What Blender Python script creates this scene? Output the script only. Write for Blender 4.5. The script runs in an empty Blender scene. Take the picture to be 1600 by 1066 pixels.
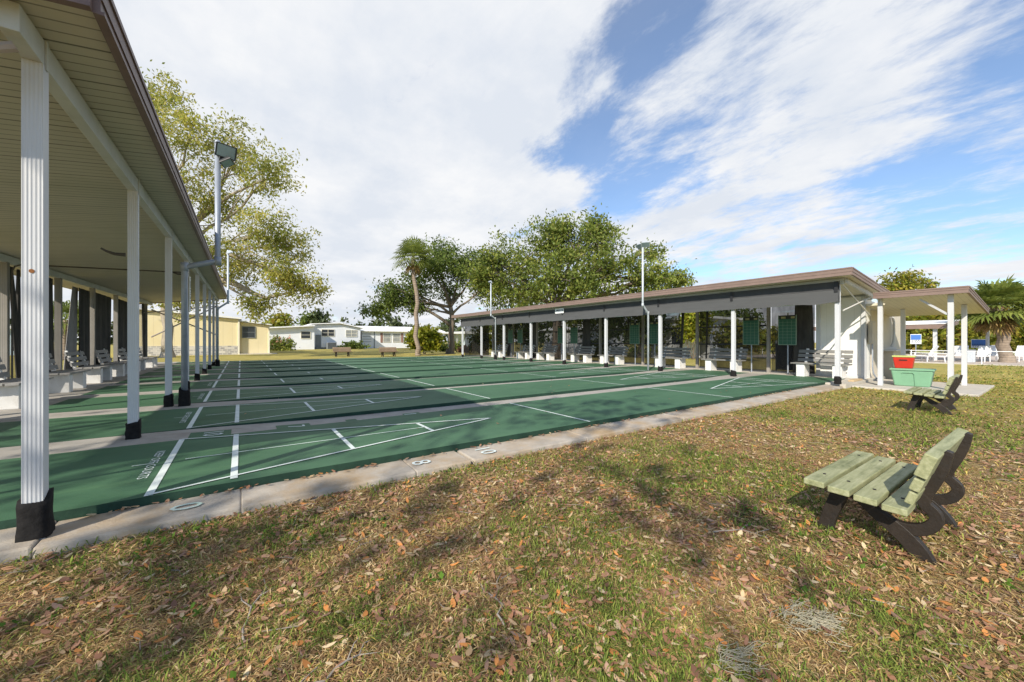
import bpy, math, random
import numpy as np
from mathutils import Vector, Matrix, Quaternion
R=math.radians
rnd=random.Random(7); NR=np.random.default_rng(11)
SC=bpy.context.scene; COL=SC.collection

# ------------------------------------------------------------ camera
TH=0.60921; CT,ST=math.cos(TH),math.sin(TH); CZ=1.02; FP=606.86
cam=bpy.data.objects.new('camera',bpy.data.cameras.new('camera')); COL.objects.link(cam)
cam.location=(0,0,CZ); cam.rotation_euler=(R(90),0,-TH)
cam.data.sensor_width=36; cam.data.lens=36*FP/1600; cam.data.clip_start=0.05; cam.data.clip_end=2000
SC.camera=cam
def at(px,py,d):                                   # a photo position at depth d metres -> world point
    xr=(px-800)/FP*d
    return Vector((xr*CT+d*ST,-xr*ST+d*CT,CZ-(py-533)/FP*d))
def dirpx(px,py): return (at(px,py,1)-Vector((0,0,CZ))).normalized()

# ------------------------------------------------------------ sun, sky
SC.view_settings.view_transform='Standard'; SC.view_settings.look='None'
SC.view_settings.exposure=0.28; SC.view_settings.gamma=1
ELEV=R(33); AZ=(-0.86,-0.51)
sun=bpy.data.objects.new('sun',bpy.data.lights.new('sun','SUN')); COL.objects.link(sun)
sun.data.energy=5.0; sun.data.angle=R(0.6); sun.data.color=(1,0.92,0.78)
v=Vector((-AZ[0]*math.cos(ELEV),-AZ[1]*math.cos(ELEV),-math.sin(ELEV)))
sun.rotation_euler=v.to_track_quat('-Z','Y').to_euler(); sun.location=(-30,-18,25)

W=bpy.data.worlds.new('World'); SC.world=W; W.use_nodes=True
nt=W.node_tree; N=nt.nodes; L=nt.links; N.clear()
def wn(t,**k):
    n=N.new(t)
    for a,b in k.items(): setattr(n,a,b)
    return n
def wm(op,a,b=None,c=None,clamp=False):
    n=wn('ShaderNodeMath',operation=op,use_clamp=clamp)
    for i,x in enumerate((a,b,c)):
        if x is None: continue
        if isinstance(x,(int,float)): n.inputs[i].default_value=x
        else: L.new(x,n.inputs[i])
    return n.outputs[0]
out=wn('ShaderNodeOutputWorld'); tc=wn('ShaderNodeTexCoord')
sky=wn('ShaderNodeTexSky',sky_type='NISHITA',sun_disc=False); sky.sun_elevation=ELEV
sky.sun_rotation=math.atan2(AZ[0],AZ[1]); sky.air_density=1.0; sky.dust_density=0.1; sky.ozone_density=4.0
bg1=wn('ShaderNodeBackground'); bg1.inputs[1].default_value=0.15; hs=wn('ShaderNodeHueSaturation'); hs.inputs['Saturation'].default_value=1.08; L.new(sky.outputs[0],hs.inputs['Color']); L.new(hs.outputs[0],bg1.inputs[0])
nrm=wn('ShaderNodeVectorMath',operation='NORMALIZE'); L.new(tc.outputs['Generated'],nrm.inputs[0])
sep=wn('ShaderNodeSeparateXYZ'); L.new(nrm.outputs[0],sep.inputs[0])
zz=wm('ADD',wm('MAXIMUM',sep.outputs[2],0.0),0.16)
cmb=wn('ShaderNodeCombineXYZ'); L.new(wm('DIVIDE',sep.outputs[0],zz),cmb.inputs[0]); L.new(wm('DIVIDE',sep.outputs[1],zz),cmb.inputs[1])
# stretch the clouds along their drift
mp=wn('ShaderNodeMapping'); mp.inputs['Rotation'].default_value=(0,0,R(-6)); mp.inputs['Scale'].default_value=(1.15,0.62,1); mp.inputs['Location'].default_value=(1.3,0.4,0)
L.new(cmb.outputs[0],mp.inputs[0])
def wnoise(vec,scale,detail,rough,dist=0.0):
    n=wn('ShaderNodeTexNoise'); n.inputs['Scale'].default_value=scale; n.inputs['Detail'].default_value=detail
    n.inputs['Roughness'].default_value=rough; n.inputs['Distortion'].default_value=dist; L.new(vec,n.inputs['Vector']); return n.outputs[0]
n1=wnoise(mp.outputs[0],1.55,14,0.64,0.35); n2=wnoise(mp.outputs[0],4.2,12,0.66,0.2); n3=wnoise(cmb.outputs[0],1.5,9,0.58)
dens=wm('ADD',wm('MULTIPLY_ADD',n1,1.35,-.675),wm('MULTIPLY_ADD',n2,1.0,.0))
def lobe(px,py,rad,amp):
    global dens
    c=dirpx(px,py); d=wn('ShaderNodeVectorMath',operation='DOT_PRODUCT'); L.new(nrm.outputs[0],d.inputs[0]); d.inputs[1].default_value=c
    m=wn('ShaderNodeMapRange',interpolation_type='SMOOTHSTEP'); L.new(d.outputs['Value'],m.inputs[0])
    m.inputs[1].default_value=math.cos(R(rad)); m.inputs[2].default_value=1.0; m.inputs[3].default_value=0; m.inputs[4].default_value=amp
    dens=wm('ADD',dens,m.outputs[0])
LOBES=[(380,90,50,.27),(700,220,26,.13),(600,360,18,.08),(1230,170,22,.10),(1150,330,14,.03),(935,110,8,-.19),(885,215,8,-.19),(1020,50,7,-.20),(965,265,8,-.14),(1050,200,7,-.07),(1200,290,6,-.05),
       (1575,60,9,-.15),(1530,290,14,-.15),(1340,330,9,-.09),(540,470,9,-.10),(1130,400,8,-.08)]
for l in LOBES: lobe(*l)
# unseen sky behind the camera: clouds thinned to lower the ambient light
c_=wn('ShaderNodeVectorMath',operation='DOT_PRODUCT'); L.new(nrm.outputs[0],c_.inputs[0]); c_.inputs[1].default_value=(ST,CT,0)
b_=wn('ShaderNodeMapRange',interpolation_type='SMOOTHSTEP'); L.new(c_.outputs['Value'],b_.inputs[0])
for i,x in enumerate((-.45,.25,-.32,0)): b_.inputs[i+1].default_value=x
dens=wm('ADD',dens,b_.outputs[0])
h_=wn('ShaderNodeMapRange'); L.new(sep.outputs[2],h_.inputs[0])
for i,x in enumerate((0.0,.30,.15,0)): h_.inputs[i+1].default_value=x
dens=wm('ADD',dens,h_.outputs[0])
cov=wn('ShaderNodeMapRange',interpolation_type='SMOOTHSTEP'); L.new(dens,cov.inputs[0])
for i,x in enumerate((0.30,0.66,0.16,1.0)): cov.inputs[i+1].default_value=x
cr=wn('ShaderNodeValToRGB'); L.new(wm('ADD',wm('MULTIPLY',n3,0.75),wm('MULTIPLY',n2,0.25)),cr.inputs[0])
cr.color_ramp.elements[0].position=.42; cr.color_ramp.elements[0].color=(.78,.83,.91,1)
cr.color_ramp.elements[1].position=.60; cr.color_ramp.elements[1].color=(.97,.98,1.0,1)
bg2=wn('ShaderNodeBackground'); bg2.inputs[1].default_value=0.80; L.new(cr.outputs[0],bg2.inputs[0])
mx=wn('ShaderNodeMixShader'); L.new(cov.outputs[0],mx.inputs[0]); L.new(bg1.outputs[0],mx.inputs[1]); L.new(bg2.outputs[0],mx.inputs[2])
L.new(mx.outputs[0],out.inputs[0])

# ------------------------------------------------------------ materials
def ramp(nt,src,stops):
    c=nt.nodes.new('ShaderNodeValToRGB'); e=c.color_ramp.elements
    while len(e)<len(stops): e.new(.5)
    for i,(p,col) in enumerate(stops): e[i].position=p; e[i].color=(*col,1)
    nt.links.new(src,c.inputs[0]); return c.outputs[0]
def noise(nt,scale,detail=6,rough=.6,vec=None,dist=0):
    n=nt.nodes.new('ShaderNodeTexNoise'); n.inputs['Scale'].default_value=scale; n.inputs['Detail'].default_value=detail
    n.inputs['Roughness'].default_value=rough; n.inputs['Distortion'].default_value=dist
    if vec is not None: nt.links.new(vec,n.inputs['Vector'])
    return n.outputs[0]
def coord(nt,scale=(1,1,1),kind='Object',rot=(0,0,0)):
    t=nt.nodes.new('ShaderNodeTexCoord'); m=nt.nodes.new('ShaderNodeMapping'); m.inputs['Scale'].default_value=scale; m.inputs['Rotation'].default_value=rot
    nt.links.new(t.outputs[kind],m.inputs[0]); return m.outputs[0]
def mixc(nt,f,a,b,mode='MIX'):
    m=nt.nodes.new('ShaderNodeMix'); m.data_type='RGBA'; m.blend_type=mode
    for sock,x in ((m.inputs[0],f),(m.inputs[6],a),(m.inputs[7],b)):
        if isinstance(x,(int,float)): sock.default_value=x
        elif isinstance(x,tuple): sock.default_value=(*x[:3],1)
        else: nt.links.new(x,sock)
    return m.outputs[2]
def bump(nt,h,strength=.3,dist=.01):
    b=nt.nodes.new('ShaderNodeBump'); b.inputs['Strength'].default_value=strength; b.inputs['Distance'].default_value=dist
    nt.links.new(h,b.inputs['Height']); return b.outputs[0]
def newmat(name):
    m=bpy.data.materials.new(name); m.use_nodes=True; return m,m.node_tree,m.node_tree.nodes['Principled BSDF']
def mat(name,c,rough=.6,var=.18,scale=4,dirt=None,dscale=1.2,dlo=.5,bmp=.12,bscale=60,metal=0,spec=.4,stretch=(1,1,1)):
    m,nt,p=newmat(name); v=coord(nt,stretch)
    lo=tuple(x*(1-var) for x in c); hi=tuple(min(1,x*(1+var)) for x in c)
    col=ramp(nt,noise(nt,scale,8,.65,v),[(.3,lo),(.7,hi)])
    if dirt:
        f=nt.nodes.new('ShaderNodeMapRange'); nt.links.new(noise(nt,dscale,8,.7,v),f.inputs[0])
        f.inputs[1].default_value=dlo; f.inputs[2].default_value=dlo+.22; f.inputs[4].default_value=.75
        col=mixc(nt,f.outputs[0],col,dirt)
    nt.links.new(col,p.inputs['Base Color']); p.inputs['Roughness'].default_value=rough; p.inputs['Metallic'].default_value=metal
    p.inputs['Specular IOR Level'].default_value=spec
    if bmp: nt.links.new(bump(nt,noise(nt,bscale,4,.6,v),bmp,.01),p.inputs['Normal'])
    return m
def groove(m,axis,period,width=.12,depth=.4,dark=.75):
    """thin joint lines across a board surface"""
    nt=m.node_tree; p=nt.nodes['Principled BSDF']
    t=nt.nodes.new('ShaderNodeTexCoord'); s=nt.nodes.new('ShaderNodeSeparateXYZ'); nt.links.new(t.outputs['Object'],s.inputs[0])
    a=nt.nodes.new('ShaderNodeMath'); a.operation='DIVIDE'; nt.links.new(s.outputs[axis],a.inputs[0]); a.inputs[1].default_value=period
    b=nt.nodes.new('ShaderNodeMath'); b.operation='FRACT'; nt.links.new(a.outputs[0],b.inputs[0])
    c=nt.nodes.new('ShaderNodeMath'); c.operation='LESS_THAN'; nt.links.new(b.outputs[0],c.inputs[0]); c.inputs[1].default_value=width
    old=p.inputs['Base Color'].links[0].from_socket
    nt.links.new(mixc(nt,c.outputs[0],old,mixc(nt,1.0,old,(dark,dark,dark),'MULTIPLY')),p.inputs['Base Color'])
    bp=nt.nodes.new('ShaderNodeBump'); bp.inputs['Strength'].default_value=depth; bp.inputs['Distance'].default_value=.01; bp.invert=True
    nt.links.new(c.outputs[0],bp.inputs['Height'])
    if p.inputs['Normal'].links: nt.links.new(p.inputs['Normal'].links[0].from_socket,bp.inputs['Normal'])
    nt.links.new(bp.outputs[0],p.inputs['Normal']); return m
def leafmat(name,cols,trans=.35,rough=.5):
    m,nt,p=newmat(name); g=nt.nodes.new('ShaderNodeNewGeometry')
    r=ramp(nt,g.outputs['Random Per Island'],[(i/(len(cols)-1),c) for i,c in enumerate(cols)])
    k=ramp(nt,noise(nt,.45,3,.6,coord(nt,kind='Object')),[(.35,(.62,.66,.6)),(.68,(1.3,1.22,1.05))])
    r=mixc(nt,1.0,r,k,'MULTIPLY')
    nt.links.new(r,p.inputs['Base Color']); p.inputs['Roughness'].default_value=rough; p.inputs['Specular IOR Level'].default_value=.3
    t=nt.nodes.new('ShaderNodeBsdfTranslucent'); nt.links.new(r,t.inputs[0])
    s=nt.nodes.new('ShaderNodeMixShader'); s.inputs[0].default_value=trans
    nt.links.new(p.outputs[0],s.inputs[1]); nt.links.new(t.outputs[0],s.inputs[2])
    nt.links.new(s.outputs[0],nt.nodes['Material Output'].inputs[0]); return m
def screenmat(name,c,alpha):
    m,nt,p=newmat(name); p.inputs['Base Color'].default_value=(*c,1); p.inputs['Roughness'].default_value=.8
    f=nt.nodes.new('ShaderNodeMapRange'); nt.links.new(noise(nt,3,5,.6,coord(nt,(1,1,.4))),f.inputs[0])
    f.inputs[1].default_value=.3; f.inputs[2].default_value=.7; f.inputs[3].default_value=alpha-.1; f.inputs[4].default_value=alpha+.1
    nt.links.new(f.outputs[0],p.inputs['Alpha']); return m

M={}
M['white_metal']=mat('white_metal',(.55,.56,.58),.45,.06,3,dirt=(.48,.45,.40),dscale=1.8,bmp=.03,stretch=(1,1,.25))
M['beam']=mat('beam_paint',(.50,.51,.49),.55,.1,4,dirt=(.30,.31,.24),dscale=2.0,bmp=.05)
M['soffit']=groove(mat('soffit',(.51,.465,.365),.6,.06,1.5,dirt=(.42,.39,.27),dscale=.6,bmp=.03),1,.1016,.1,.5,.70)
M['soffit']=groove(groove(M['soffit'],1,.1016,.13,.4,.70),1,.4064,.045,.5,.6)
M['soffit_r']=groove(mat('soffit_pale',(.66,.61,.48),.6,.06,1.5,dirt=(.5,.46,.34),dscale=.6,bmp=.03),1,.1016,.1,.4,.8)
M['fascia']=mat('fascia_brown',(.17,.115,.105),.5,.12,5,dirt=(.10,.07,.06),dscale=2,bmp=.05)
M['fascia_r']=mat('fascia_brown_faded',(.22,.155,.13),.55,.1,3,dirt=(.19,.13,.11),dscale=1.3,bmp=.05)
M['roof']=mat('roof_metal',(.42,.41,.38),.6,.1,1,bmp=.05)
M['wrap']=mat('black_wrap',(.014,.013,.013),.85,.4,20,bmp=.6,bscale=30,spec=.2)
M['galv']=mat('galvanised',(.33,.36,.41),.5,.15,12,dirt=(.22,.24,.28),dscale=6,bmp=.05,metal=.35)
M['pale_galv']=mat('pale_galvanised',(.52,.56,.60),.5,.1,12,bmp=.05,metal=.25)
M['post_grey']=mat('weathered_post',(.27,.25,.225),.65,.15,4,dirt=(.18,.16,.14),dscale=2,bmp=.1)
M['rod']=mat('brace_paint',(.36,.31,.28),.6,.2,8,dirt=(.2,.15,.12),dscale=4,bmp=.1)
M['pale_rod']=mat('pale_brace',(.55,.54,.50),.6,.15,8,bmp=.05)
M['conduit']=mat('dark_conduit',(.07,.06,.05),.6,.2,8,bmp=0)
M['lamp_body']=mat('lamp_body',(.03,.032,.035),.5,.2,10,bmp=.05)
M['lamp_glass']=mat('lamp_glass',(.20,.27,.27),.15,.2,4,bmp=0,spec=.7)
M['concrete']=mat('concrete',(.36,.335,.30),.85,.14,5,dirt=(.24,.21,.18),dscale=2.2,bmp=.25,bscale=120)
M['kerb']=mat('kerb_concrete',(.40,.355,.30),.85,.2,6,dirt=(.36,.23,.10),dscale=1.6,dlo=.44,bmp=.35,bscale=90)
M['patio']=mat('patio_concrete',(.50,.46,.40),.85,.1,4,bmp=.2,bscale=120)
def lanemat():
    m,nt,p=newmat('court_green'); v=coord(nt)
    a=ramp(nt,noise(nt,1.3,8,.6,v),[(.3,(.048,.118,.064)),(.7,(.072,.158,.090))])
    b=ramp(nt,noise(nt,160,2,.5,v),[(.3,(.88,.88,.88)),(.7,(1.1,1.1,1.1))])
    c=ramp(nt,noise(nt,1,9,.7,coord(nt,(.35,4,1)),.4),[(.52,(1,1,1)),(.72,(1.28,1.2,1.12))])
    dk=ramp(nt,noise(nt,.7,9,.72,coord(nt,(.8,1.3,1)),.6),[(.30,(.72,.74,.72)),(.48,(1,1,1))]); c=mixc(nt,1.0,c,dk,'MULTIPLY')
    col=mixc(nt,1.0,mixc(nt,1.0,a,b,'MULTIPLY'),c,'MULTIPLY'); nt.links.new(col,p.inputs['Base Color'])
    p.inputs['Roughness'].default_value=.62; p.inputs['Specular IOR Level'].default_value=.2
    nt.links.new(bump(nt,noise(nt,220,2,.5,v),.08,.004),p.inputs['Normal']); return m
M['lane']=lanemat()
M['lane_side']=mat('court_green_side',(.016,.05,.03),.8,.25,9,bmp=.3)
M['line']=mat('line_paint',(.66,.72,.70),.7,.08,8,dirt=(.45,.55,.50),dscale=5,bmp=.05)
M['thin_line']=mat('thin_line_paint',(.50,.60,.55),.7,.1,8,dirt=(.22,.36,.28),dscale=5,bmp=.05)
M['screen']=screenmat('shade_mesh',(.012,.012,.012),.80)
M['thin_screen']=screenmat('thin_shade_mesh',(.05,.05,.055),.4)
M['valance']=mat('shade_cloth_grey',(.085,.087,.09),.8,.14,3,dirt=(.065,.065,.068),dscale=1.5,bmp=.25,bscale=5,stretch=(1,.3,3))
M['valance_dark']=mat('shade_cloth_dark',(.058,.059,.062),.8,.15,3,bmp=.2,bscale=5)
M['curtain']=mat('black_curtain',(.05,.047,.044),.85,.35,6,dirt=(.10,.09,.078),dscale=2.5,bmp=.3,bscale=20,stretch=(1,1,.35))
M['grey_curtain']=mat('grey_curtain',(.30,.285,.28),.85,.15,5,dirt=(.2,.18,.17),dscale=2,bmp=.3,bscale=20,stretch=(1,1,.35))
M['board_green']=mat('scoreboard_green',(.022,.10,.060),.5,.12,6,bmp=.03)
M['board_frame']=mat('scoreboard_frame',(.20,.27,.20),.6,.1,6,bmp=0)
M['board_dark']=mat('board_dark',(.02,.022,.02),.6,.1,6,bmp=0)
M['board_tan']=mat('board_tan',(.30,.29,.14),.6,.1,6,bmp=0)
M['block']=mat('white_block',(.74,.73,.71),.75,.06,6,dirt=(.55,.52,.48),dscale=2.5,bmp=.2,bscale=60)
M['slat_grey']=mat('grey_plank',(.30,.29,.28),.7,.2,6,dirt=(.30,.28,.26),dscale=3,bmp=.15,stretch=(1,.2,1))
M['slat_dark']=mat('dark_plank',(.20,.195,.185),.7,.2,6,bmp=.15,stretch=(1,.2,1))
def woodslat():
    m,nt,p=newmat('weathered_green_plank'); v=coord(nt,(.9,9,9))
    a=ramp(nt,noise(nt,4,8,.7,v,.3),[(.25,(.14,.155,.075)),(.5,(.29,.30,.16)),(.78,(.44,.435,.28))])
    s=ramp(nt,noise(nt,2.6,7,.72,coord(nt,(1,1.8,1))),[(.50,(1,1,1)),(.68,(.48,.52,.40))])
    y=nt.nodes.new('ShaderNodeMapRange'); nt.links.new(noise(nt,1.7,4,.6,coord(nt,(1,1,1))),y.inputs[0]); y.inputs[1].default_value=.55; y.inputs[2].default_value=.72; y.inputs[4].default_value=.5
    c=mixc(nt,1.0,a,s,'MULTIPLY'); c=mixc(nt,y.outputs[0],c,(.34,.36,.07))
    nt.links.new(c,p.inputs['Base Color']); p.inputs['Roughness'].default_value=.7
    nt.links.new(bump(nt,noise(nt,9,6,.7,v),.3,.006),p.inputs['Normal']); return m
M['plank']=woodslat()
M['iron']=mat('dark_bench_iron',(.022,.016,.012),.55,.35,7,dirt=(.012,.014,.016),dscale=4,bmp=.3,bscale=40)
M['far_plank']=mat('brown_plank',(.24,.17,.11),.7,.2,6,bmp=.1)
M['red']=mat('red_plastic',(.50,.03,.018),.4,.08,6,bmp=.03)
M['lime']=mat('lime_lid',(.46,.50,.17),.5,.1,6,bmp=.03)
M['mint']=mat('mint_plastic',(.185,.36,.225),.45,.08,5,bmp=.03)
M['wall_w']=groove(mat('white_panel',(.78,.77,.74),.6,.03,2,dirt=(.68,.65,.58),dscale=.8,bmp=.05),1,.31,.03,.3,.85)
M['wall_b']=mat('beige_wall',(.60,.54,.45),.7,.06,3,dirt=(.5,.45,.37),dscale=1,bmp=.1)
M['box_b']=mat('beige_metal',(.50,.45,.37),.5,.08,4,bmp=0)
M['dark']=mat('dark_void',(.02,.02,.022),.5,.1,4,bmp=0)
M['timber']=mat('raw_timber',(.52,.38,.22),.7,.15,5,bmp=.2,stretch=(1,6,6))
M['yellow']=groove(mat('yellow_siding',(.74,.64,.41),.65,.04,1,dirt=(.66,.54,.30),dscale=.5,bmp=.03),0,.61,.03,.4,.8)
M['yellow_trim']=mat('cream_trim',(.78,.74,.62),.6,.04,2,bmp=0)
M['stone']=None
M['house_w']=groove(mat('white_siding',(.74,.76,.80),.6,.03,1,bmp=.02),2,.2,.06,.4,.85)
M['house_b']=groove(mat('blue_siding',(.52,.62,.70),.6,.03,1,bmp=.02),2,.2,.06,.4,.85)
M['house_roof']=mat('white_roof',(.80,.80,.79),.6,.04,1,bmp=.02)
M['window']=mat('window_glass',(.03,.035,.045),.25,.3,1.5,bmp=0,spec=.7)
M['pale_window']=mat('pale_window',(.30,.31,.30),.2,.2,2,bmp=0,spec=.6)
M['shutter']=mat('brown_shutter',(.26,.15,.12),.6,.1,4,bmp=.05)
M['grey_paint']=mat('grey_paint',(.18,.20,.22),.6,.1,3,bmp=.05)
M['bark']=mat('bark',(.16,.125,.095),.9,.3,8,dirt=(.26,.24,.20),dscale=3,bmp=.8,bscale=14,stretch=(1,1,.3))
M['pale_bark']=mat('pale_bark',(.33,.28,.22),.9,.25,8,dirt=(.22,.18,.13),dscale=3,bmp=.7,bscale=14,stretch=(1,1,.4))
M['palm_bark']=groove(mat('palm_bark',(.27,.21,.16),.9,.25,6,bmp=.5,bscale=20),2,.16,.2,.6,.7)
M['boot']=mat('palm_boots',(.30,.19,.10),.9,.3,6,bmp=.6)
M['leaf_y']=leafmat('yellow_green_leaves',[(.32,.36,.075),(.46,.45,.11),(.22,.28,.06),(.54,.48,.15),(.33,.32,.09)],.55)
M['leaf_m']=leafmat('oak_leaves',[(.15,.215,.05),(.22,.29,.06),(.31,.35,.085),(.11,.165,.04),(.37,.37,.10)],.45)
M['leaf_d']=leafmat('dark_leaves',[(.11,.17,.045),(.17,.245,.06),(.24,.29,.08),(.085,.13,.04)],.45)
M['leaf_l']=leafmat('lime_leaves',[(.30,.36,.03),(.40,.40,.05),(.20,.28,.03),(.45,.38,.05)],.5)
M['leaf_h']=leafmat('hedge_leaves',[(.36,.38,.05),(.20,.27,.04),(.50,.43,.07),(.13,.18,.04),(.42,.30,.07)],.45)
M['leaf_far']=leafmat('far_leaves',[(.07,.10,.045),(.10,.13,.055),(.06,.085,.045)],.2)
M['leaf_p']=leafmat('palm_leaves',[(.19,.26,.06),(.28,.33,.09),(.14,.19,.05)],.4)
M['leaf_pd']=leafmat('dead_palm_leaves',[(.34,.22,.10),(.42,.30,.15),(.25,.15,.07),(.38,.32,.10)],.3)
M['flower']=leafmat('pink_flowers',[(.55,.22,.17),(.45,.28,.16),(.6,.33,.25)],.3)
M['moss']=leafmat('grey_moss',[(.36,.34,.28),(.46,.43,.36),(.28,.26,.21)],.15)
M['resin']=mat('white_resin',(.82,.82,.83),.5,.03,4,bmp=0)
M['sling']=mat('blue_grey_sling',(.55,.60,.68),.7,.08,4,bmp=0)
M['blue']=mat('sign_blue',(.06,.17,.50),.5,.05,4,bmp=0)
M['ink']=mat('sign_ink',(.03,.04,.05),.6,.05,4,bmp=0)
M['sign']=mat('sign_white',(.80,.82,.82),.5,.04,4,bmp=0)
M['deck']=mat('pool_deck',(.50,.42,.36),.85,.08,2,bmp=.1)
M['twig']=mat('twig',(.30,.26,.22),.9,.3,14,bmp=.3)
M['rust']=mat('rust_stain',(.25,.10,.03),.8,.3,40,bmp=0)
def lawnmat():
    m,nt,p=newmat('lawn_ground'); v=coord(nt)
    big=noise(nt,.55,6,.6,v); mid=noise(nt,3.2,8,.7,v,.3); fine=noise(nt,38,6,.75,v,.5); grain=noise(nt,140,3,.7,v)
    thatch=ramp(nt,fine,[(.25,(.16,.095,.06)),(.45,(.31,.20,.125)),(.62,(.44,.31,.18)),(.8,(.56,.43,.26))])
    green=ramp(nt,fine,[(.25,(.12,.115,.035)),(.5,(.29,.26,.075)),(.75,(.48,.40,.13))])
    f=nt.nodes.new('ShaderNodeMapRange'); nt.links.new(mid,f.inputs[0]); f.inputs[1].default_value=.42; f.inputs[2].default_value=.62
    near=mixc(nt,f.outputs[0],thatch,green)
    gold=ramp(nt,mid,[(.3,(.34,.30,.085)),(.5,(.42,.35,.11)),(.7,(.28,.29,.075))])
    # mown yellow-green lawn farther from the leaf litter under the trees
    t=nt.nodes.new('ShaderNodeTexCoord'); s=nt.nodes.new('ShaderNodeVectorMath'); s.operation='DISTANCE'; nt.links.new(t.outputs['Object'],s.inputs[0]); s.inputs[1].default_value=(1,-2,0)
    g=nt.nodes.new('ShaderNodeMapRange'); nt.links.new(s.outputs['Value'],g.inputs[0]); g.inputs[1].default_value=5; g.inputs[2].default_value=15; g.inputs[4].default_value=.92
    gold=mixc(nt,1.0,gold,ramp(nt,noise(nt,1.1,9,.75,v,.4),[(.32,(.66,.70,.62)),(.5,(1,1,1)),(.7,(1.22,1.12,1.0))]),'MULTIPLY'); col=mixc(nt,g.outputs[0],near,gold)
    gr=ramp(nt,grain,[(.3,(.7,.7,.7)),(.7,(1.25,1.25,1.25))]); col=mixc(nt,1.0,col,gr,'MULTIPLY')
    nt.links.new(col,p.inputs['Base Color']); p.inputs['Roughness'].default_value=.95; p.inputs['Specular IOR Level'].default_value=.1
    nt.links.new(bump(nt,fine,.9,.03),p.inputs['Normal']); return m
M['lawn']=lawnmat()
def stonemat():
    m,nt,p=newmat('stone_skirt'); t=nt.nodes.new('ShaderNodeTexCoord'); mp=nt.nodes.new('ShaderNodeMapping'); mp.inputs['Rotation'].default_value=(R(90),0,0); nt.links.new(t.outputs['Object'],mp.inputs[0])
    b=nt.nodes.new('ShaderNodeTexBrick'); nt.links.new(mp.outputs[0],b.inputs['Vector']); b.inputs['Scale'].default_value=1.6
    b.inputs['Color1'].default_value=(.62,.58,.52,1); b.inputs['Color2'].default_value=(.26,.25,.25,1); b.inputs['Mortar'].default_value=(.6,.57,.52,1); b.inputs['Mortar Size'].default_value=.03
    nt.links.new(b.outputs[0],p.inputs['Base Color']); p.inputs['Roughness'].default_value=.85; return m
M['stone']=stonemat()
def attrmat(name,trans=.25):
    m,nt,p=newmat(name); a=nt.nodes.new('ShaderNodeVertexColor'); a.layer_name='tint'
    nt.links.new(a.outputs[0],p.inputs['Base Color']); p.inputs['Roughness'].default_value=.75; p.inputs['Specular IOR Level'].default_value=.2
    t=nt.nodes.new('ShaderNodeBsdfTranslucent'); nt.links.new(a.outputs[0],t.inputs[0])
    s=nt.nodes.new('ShaderNodeMixShader'); s.inputs[0].default_value=trans
    nt.links.new(p.outputs[0],s.inputs[1]); nt.links.new(t.outputs[0],s.inputs[2]); nt.links.new(s.outputs[0],nt.nodes['Material Output'].inputs[0]); return m
M['blade']=attrmat('grass_blades',.3); M['litter']=attrmat('dry_leaves',.15)

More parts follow.
